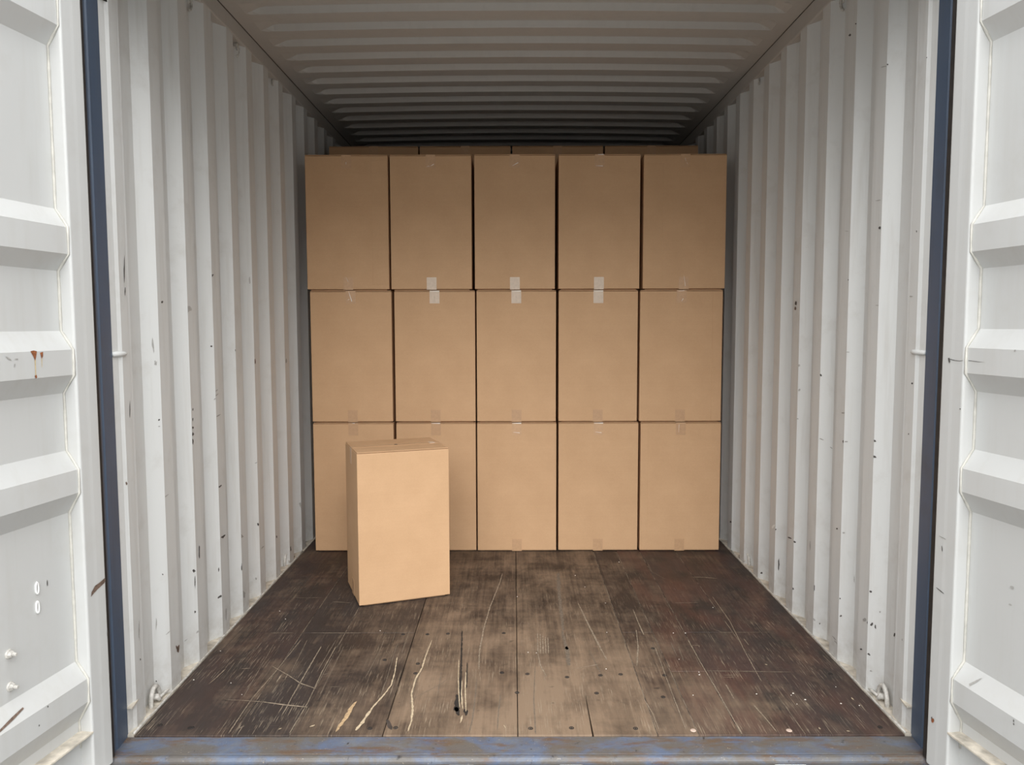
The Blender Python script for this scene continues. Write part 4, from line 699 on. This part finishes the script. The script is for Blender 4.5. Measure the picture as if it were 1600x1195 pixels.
# ---- the two open door leaves
A = math.radians(8.5)
RIBS = [(2.107, 2.056, 1.989, 1.940), (1.530, 1.482, 1.413, 1.370), (1.214, 1.165, 1.099, 1.050), (0.897, 0.847, 0.785, 0.730), (0.320, 0.2735, 0.2095, 0.152)]
REC, FLAT = -0.038, -0.0055
WID = 1.150; ZLO, ZHI = -0.012, 2.262
def door_panel_profile():
    P = [(REC, ZHI-0.09)]
    for a, b, c, d in RIBS: P += [(REC, a), (FLAT, b), (FLAT, c), (REC, d)]
    P += [(REC, ZLO+0.05)]
    return P
def door(s, name, H, label):
    side = 'left' if s < 0 else 'right'
    d = bpy.data.objects.new(name, None); C.objects.link(d); d.empty_display_size = 0.2
    ST = 0.081 if s < 0 else 0.085
    n = Vector((-s*math.cos(A), -math.sin(A), 0)); t = Vector((s*math.sin(A), -math.cos(A), 0))
    mt = Matrix((t, n, Vector((0, 0, 1)))).transposed().to_4x4(); mt.translation = Vector(H)
    d.matrix_world = mt                                    # local x: along the leaf, local y: into the opening, z up
    d['kind'] = 'structure'; d['label'] = label
    # recessed sheet with horizontal trapezoid ribs
    pr = door_panel_profile(); m = MB(); us = [ST-0.004, 0.45, 0.8, WID-ST+0.004]; nn = len(pr)
    m.add([(u, w, z) for u in us for w, z in pr], [(i*nn+j, i*nn+j+1, (i+1)*nn+j+1, (i+1)*nn+j) for i in range(3) for j in range(nn-1)])
    me = build('door_panel', m, M['door'], d, solid=0.002)
    for u0, u1, nm2 in ((0.0, ST, 'hinge_stile'), (WID-ST, WID, 'closing_stile')):
        um = (u0+u1)/2
        st = build(nm2, MB().prism([(u0, -0.052), (u0, 0.0), (um-0.006, 0.0006), (um+0.006, 0.0002), (u1, 0.0004), (u1, -0.052)], 2, ZLO, ZHI), M['door'], d, bevel=0.006, seg=3)
    build('top_bar', MB().box(ST-0.004, WID-ST+0.004, -0.052, -0.001, ZHI-0.095, ZHI), M['door'], d, bevel=0.004)
    build('bottom_bar', MB().box(ST-0.004, WID-ST+0.004, -0.052, -0.036, ZLO, 0.112), M['door'], d, bevel=0.003)
    build('ledge', MB().box(ST-0.004, WID-ST+0.004, -0.042, 0.001, 0.1165, 0.1225), M['dust'], d, bevel=0.001, label='narrow dirty shelf strip near the foot of the door')
    # cream weld bead following the ribs along the stile
    pts = []; pr2 = pr
    for (w0, z0), (w1, z1) in zip(pr2[:-1], pr2[1:]):
        k = max(2, int(abs(z1-z0)/0.03))
        for q in range(k): pts.append((ST+0.002, w0+(w1-w0)*q/k+0.002, z0+(z1-z0)*q/k))
    r = random.Random(3)
    build('weld_bead', MB().tube(pts, [0.0034*r.uniform(0.75, 1.25) for _ in pts], 6), M['weld'], d, smooth=True)
    build('gasket', MB().box(-0.013 if s < 0 else -0.015, 0.006, -0.045, -0.004 if s < 0 else -0.001, ZLO+0.012, ZHI-0.01), M['rubber'], d, bevel=0.003)
    return d
dl = door(-1, 'door_1', (-1.1540, 2.0948, 0.0), 'open white steel door leaf on the left with rust spots')
dr = door(1, 'door_2', (1.1500, 2.0903, 0.0), 'open white steel door leaf on the right')

def blob(parent, name, mat, u, z, w, hu, hz, rot=0.0, seed=0, n=9):
    r = random.Random(seed); ca, sa = math.cos(rot), math.sin(rot); vs = []
    for i in range(n):
        a = 2*math.pi*i/n; q = r.uniform(0.7, 1.15); x, y = math.cos(a)*hu*q, math.sin(a)*hz*q
        vs.append((u + x*ca - y*sa, w+0.0012, z + x*sa + y*ca))
    return name, mat, parent, vs
def put_blobs(lst):
    acc = {}
    for name, mat, parent, vs in lst:
        acc.setdefault((name, mat, parent.name), (parent, MB()))[1].add(vs, [tuple(range(len(vs)))])
    for (name, mat, _), (parent, mb) in acc.items(): build(name, mb, M[mat], parent, 'stuff')
B = []
# rust patch with two runs, left leaf
f = FLAT
B += [('rust_spots', 'rust', dl, [(0.2275, f+.0012, 1.166), (0.217, f+.0012, 1.1675), (0.207, f+.0012, 1.165), (0.211, f+.0012, 1.150), (0.2145, f+.0012, 1.142), (0.2185, f+.0012, 1.152)]),
      ('rust_spots', 'rust', dl, [(0.197, f+.0012, 1.161), (0.187, f+.0012, 1.163), (0.188, f+.0012, 1.152), (0.193, f+.0012, 1.146)]),
      ('rust_spots', 'rust', dl, [(0.2185, f+.0014, 1.105), (0.212, f+.0014, 1.1075), (0.2105, f+.0014, 1.101), (0.215, f+.0014, 1.097)]),
      ('rust_runs', 'rust_pale', dl, [(0.2155, f+.001, 1.145), (0.2120, f+.001, 1.145), (0.2130, f+.001, 1.105), (0.2155, f+.001, 1.105)]),
      ('rust_runs', 'rust_pale', dl, [(0.1935, f+.001, 1.148), (0.1912, f+.001, 1.148), (0.1918, f+.001, 1.125), (0.1930, f+.001, 1.125)]),
      blob(dl, 'grey_scuffs', 'scuff_grey', 0.2956, 1.1512, f, 0.011, 0.0018, 0.5, 1), blob(dl, 'grey_scuffs', 'scuff_grey', 0.272, 1.1486, f, 0.005, 0.0018, 0, 2),
      blob(dl, 'grey_scuffs', 'scuff_grey', 0.2786, 1.1337, f, 0.002, 0.005, 0.3, 3),
      ('scraped_paint', 'scuff_brown', dl, [(0.064, .0014, 0.494), (0.052, .0014, 0.500), (0.036, .0014, 0.506), (0.008, .0014, 0.514), (0.004, .0014, 0.521), (0.007, .0014, 0.527), (0.030, .0014, 0.521), (0.046, .0014, 0.519), (0.061, .0014, 0.506)]),
      blob(dl, 'scuff_marks', 'scuff', 0.172, 0.5685, REC, 0.002, 0.009, 0, 4), blob(dl, 'scuff_marks', 'scuff', 0.005, 0.367, 0.0005, 0.002, 0.008, 0, 5),
      blob(dl, 'scuff_marks', 'scuff', 0.2284, 0.2690, FLAT, 0.002, 0.003, 0, 6), blob(dl, 'scuff_marks', 'scuff', 0.26, 0.236, FLAT, 0.002, 0.003, 0, 7)]
# scrape on the upper slope of the lowest rib
def on_slope(u, k):                                       # k 0..1 from the recess down to the flat of the lowest rib
    a, b = RIBS[4][0], RIBS[4][1]; return (u, REC+(FLAT-REC)*k+0.0012, a+(b-a)*k+0.0008)
B += [('bare_metal_spots', 'scuff_brown', dl, [on_slope(0.290, .50), on_slope(0.330, .62), on_slope(0.375, .80), on_slope(0.374, .88), on_slope(0.328, .74), on_slope(0.289, .58)]),
      ('grey_scuffs', 'scuff_grey', dr, [on_slope(0.138, .80), on_slope(0.156, .34), on_slope(0.162, .25), on_slope(0.155, .55), on_slope(0.143, .88)]),
      blob(dr, 'scuff_marks', 'scuff', 0.031, 1.130, 0.0005, 0.004, 0.008, 0.4, 8),
      ('wire_scratch', 'scuff', dr, [(0.034, .0016, 1.1320), (0.050, .0016, 1.1300), (0.069, .0014, 1.1292), (0.082, .0014, 1.1312), (0.082, .0014, 1.1322), (0.069, .0014, 1.1304), (0.050, .0016, 1.1314), (0.034, .0016, 1.1340)]),
      ('wire_scratch', 'scuff', dr, [(0.094, f+.0012, 1.1315), (0.125, f+.0012, 1.1300), (0.153, f+.0012, 1.1300), (0.125, f+.0012, 1.1314), (0.094, f+.0012, 1.1328)]),
      blob(dr, 'scuff_marks', 'scuff', 0.0337, 0.6158, 0.0004, 0.002, 0.009, 0.2, 9), blob(dr, 'grey_scuffs', 'scuff_grey', 0.034, 0.6465, 0.0004, 0.014, 0.0014, -0.1, 10),
      blob(dr, 'scuff_marks', 'scuff', 0.033, 0.498, 0.0004, 0.018, 0.0016, -0.22, 11), blob(dr, 'rust_spots', 'rust', 0.0239, 0.125, 0.0004, 0.006, 0.008, -0.5, 12),
      blob(dr, 'rust_flakes', 'scuff', 0.0205, 0.130, 0.0008, 0.0025, 0.004, -0.5, 13),
      blob(dr, 'scuff_marks', 'scuff', 0.2952, 0.2661, FLAT, 0.002, 0.003, 0, 14), blob(dr, 'scuff_marks', 'scuff', 0.2956, 0.2583, FLAT, 0.002, 0.0025, 0, 15),
      blob(dr, 'scuff_marks', 'scuff', 0.0795, 1.004, 0.0005, 0.0025, 0.002, 0, 16), blob(dr, 'grey_scuffs', 'scuff_grey', 0.245, 1.1625, FLAT, 0.003, 0.003, 0, 17),
      blob(dr, 'smudges', 'scuff_soft', 0.235, 0.575, REC, 0.007, 0.005, 0, 18), blob(dr, 'smudges', 'scuff_soft', 0.232, 0.530, REC, 0.005, 0.003, 0, 19)]
put_blobs(B)
# two bolts and two loops of peeled paint on the left leaf
for u, z in ((0.305, 0.437), (0.3055, 0.356)):
    bo = build('bolt', MB().disc((0, 0, 0), 0.0125, 0.004, 14).disc((0, 0, 0.004), 0.0095, 0.008, 6).disc((0, 0, 0.012), 0.0055, 0.010, 10), M['steel'], dl, bevel=0.001)
    bo.location = (u, REC, z); bo.rotation_euler = (-math.pi/2, 0, 0)
for u, z in ((0.2078, 0.566), (0.2092, 0.517)):
    build('paint_blister', MB().tube([(u+0.0045*math.cos(a*math.pi/6), REC+0.002, z+0.015*math.sin(a*math.pi/6)) for a in range(12)], 0.0026, 6, True), M['chip_white'], dl, smooth=True)

# ================================================================== THE BOXES
def carton(label, x, y, z, w, d, h, rotz=0.0, group=None, top='tape_clear', bot='tape_clear', drop=0.07, crease_highlights=(), lean=0.0, front_only=False, lines=()):
    """closed carton, flaps meeting on a seam that runs front to back; x, y = centre of its foot"""
    t = thing('cardboard_box', label, 'box', (x, y, z), rotz, group)
    e = 0.0065
    body = build('carton_body', MB().box(-w/2, w/2, -d/2, d/2, e, h-e), M['card'], t, bevel=0.0022, seg=2)
    for s in (-1, 1):
        a, b = sorted((s*0.0015, s*(w/2-0.001)))
        build('top_flap', MB().box(a, b, -d/2+0.0015, d/2-0.0015, h-e+0.0019, h-0.0008), M['card'], t, bevel=0.0012, seg=1)
        a, b = sorted((s*0.0015, s*(w/2-0.014)))
        build('bottom_flap', MB().box(a, b, -d/2+0.020, d/2-0.020, 0.0, e-0.0004), M['card'], t)
    tw = 0.026
    for (nm, mt, zz, sg) in (('top_tape', top, h-0.0008, -1), ('bottom_tape', bot, 0.0, 1)):
        if not mt: continue
        m = MB(); th = 0.0008
        if sg < 0: m.box(-tw, tw, -d/2-th, d/2+th, zz, zz+th)
        for fy in ((-1, 1) if sg < 0 else (-1,)):
            a, b = sorted((fy*(d/2), fy*(d/2+th)))
            z0, z1 = sorted((zz + (th if sg < 0 else 0.003), zz + sg*drop))
            m.box(-tw, tw, a, b, z0, z1)
        build(nm, m, M[mt], t, label={'tape_white': 'whitish strip of packing tape'}.get(mt))
    for (u0, v0, u1, v1, wd) in crease_highlights:                     # wrinkle highlights painted as pale slivers over the front tape
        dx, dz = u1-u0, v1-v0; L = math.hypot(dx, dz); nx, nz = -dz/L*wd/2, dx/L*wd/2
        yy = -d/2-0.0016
        build('tape_crease_highlight', MB().add([(u0+nx*.3, yy, v0+nz*.3), (u1+nx, yy-0.0006, v1+nz), (u1-nx, yy, v1-nz), (u0-nx*.3, yy, v0-nz*.3)], [(0, 1, 2, 3)]), M['crease'], t)
    for (u, v0, v1, ov) in lines:                            # overlapping glue joint: one layer of board ends on the face
        a, b = sorted((u, ov))
        build('glue_joint', MB().box(a, b, -d/2-0.0009, -d/2+0.001, v0, v1), M['card'], t, bevel=0.0004, seg=1)
    return t

YF = 4.081
COLS = ['leftmost', 'second from left', 'middle', 'second from right', 'rightmost']
ROWS = ['bottom', 'middle', 'top']
X = [[(-1.089, -0.6575), (-0.6440, -0.2174), (-0.2106, 0.2150), (0.2260, 0.6545), (0.6655, 1.0955)],
     [(-1.090, -0.6592), (-0.6455, -0.2174), (-0.2098, 0.2118), (0.2252, 0.6452), (0.6561, 1.0930)],
     [(-1.101, -0.6687), (-0.6587, -0.2323), (-0.2176, 0.2050), (0.2233, 0.6506), (0.6673, 1.1000)]]
PITCH = 0.7035
DEP = 0.45
for r in range(3):
    for c in range(5):
        a, b = X[r][c]; a += 0.0004; b -= 0.0004; w = b-a
        tp, bt, cr, ln = 'tape_clear', 'tape_brown', (), ()
        h = PITCH
        if r == 2:
            tp = 'tape_clear'; bt = 'tape_white' if c in (1, 2, 3) else 'tape_clear'
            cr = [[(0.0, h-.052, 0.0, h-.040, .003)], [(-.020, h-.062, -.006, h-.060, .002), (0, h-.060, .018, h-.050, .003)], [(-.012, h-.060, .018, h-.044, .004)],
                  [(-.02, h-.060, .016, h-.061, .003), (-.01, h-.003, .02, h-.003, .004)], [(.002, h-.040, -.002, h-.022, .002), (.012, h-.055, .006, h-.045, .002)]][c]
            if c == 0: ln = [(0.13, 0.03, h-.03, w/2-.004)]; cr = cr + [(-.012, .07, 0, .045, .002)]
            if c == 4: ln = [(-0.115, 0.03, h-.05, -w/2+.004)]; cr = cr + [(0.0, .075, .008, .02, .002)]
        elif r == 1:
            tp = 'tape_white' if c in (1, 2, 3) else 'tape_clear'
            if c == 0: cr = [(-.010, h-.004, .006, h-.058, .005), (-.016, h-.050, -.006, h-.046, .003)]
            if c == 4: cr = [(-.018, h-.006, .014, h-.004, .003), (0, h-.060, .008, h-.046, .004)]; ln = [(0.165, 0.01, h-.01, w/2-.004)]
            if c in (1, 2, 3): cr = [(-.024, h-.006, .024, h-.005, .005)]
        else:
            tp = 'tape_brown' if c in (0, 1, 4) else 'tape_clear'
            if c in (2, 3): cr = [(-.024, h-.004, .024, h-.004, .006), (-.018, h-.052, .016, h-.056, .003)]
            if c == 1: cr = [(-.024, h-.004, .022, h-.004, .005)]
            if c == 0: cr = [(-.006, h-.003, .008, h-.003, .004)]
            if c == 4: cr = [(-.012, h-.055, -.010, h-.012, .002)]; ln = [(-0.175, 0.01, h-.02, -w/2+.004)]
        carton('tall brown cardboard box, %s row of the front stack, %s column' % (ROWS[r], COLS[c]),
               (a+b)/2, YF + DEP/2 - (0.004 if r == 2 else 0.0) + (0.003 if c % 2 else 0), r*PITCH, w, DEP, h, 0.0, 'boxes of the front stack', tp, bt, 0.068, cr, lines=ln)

RX = [(-1.106, -0.578), (-0.568, -0.029), (-0.019, 0.520), (0.531, 1.083)]
YR = 4.645; HR = 0.7605
for r in range(3):
    for c in range(4):
        a, b = RX[c]
        if r == 2:
            lab = 'wide cardboard box peeking over the front stack from the dark rear row, %s' % ['leftmost', 'second from left', 'third from left', 'rightmost'][c]
            grp = 'boxes of the rear row'
        else:
            lab, grp = 'brown cardboard box hidden in the rear row behind the front stack', 'hidden boxes of the rear row'
        carton(lab, (a+b)/2, YR+0.21, r*HR, b-a, 0.42, HR, 0.0, grp, 'tape_clear', None)

# the single box standing forward of the stack, turned a little
B0, B1, B2 = Vector((-0.822, 3.566)), Vector((-0.688, 3.260)), Vector((-0.305, 3.403))
vd = (B2-B1).normalized(); ang = math.atan2(vd.y, vd.x)
pd = Vector((-vd.y, vd.x))
W1, D1, H1 = 0.334, 0.409, 0.680
cen = B1 + vd*D1/2 + pd*W1/2
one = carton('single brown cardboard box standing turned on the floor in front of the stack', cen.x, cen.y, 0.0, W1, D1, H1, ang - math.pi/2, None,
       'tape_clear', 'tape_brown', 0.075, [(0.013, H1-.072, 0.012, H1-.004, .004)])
build('seam_hole', MB().disc((0.0, 0.0, H1), 0.009, 0.0006, 10), M['gouge'], one)
build('tape_end', MB().box(-0.022, 0.022, 0.155, 0.18, H1, H1+0.0012), M['tape_white'], one)
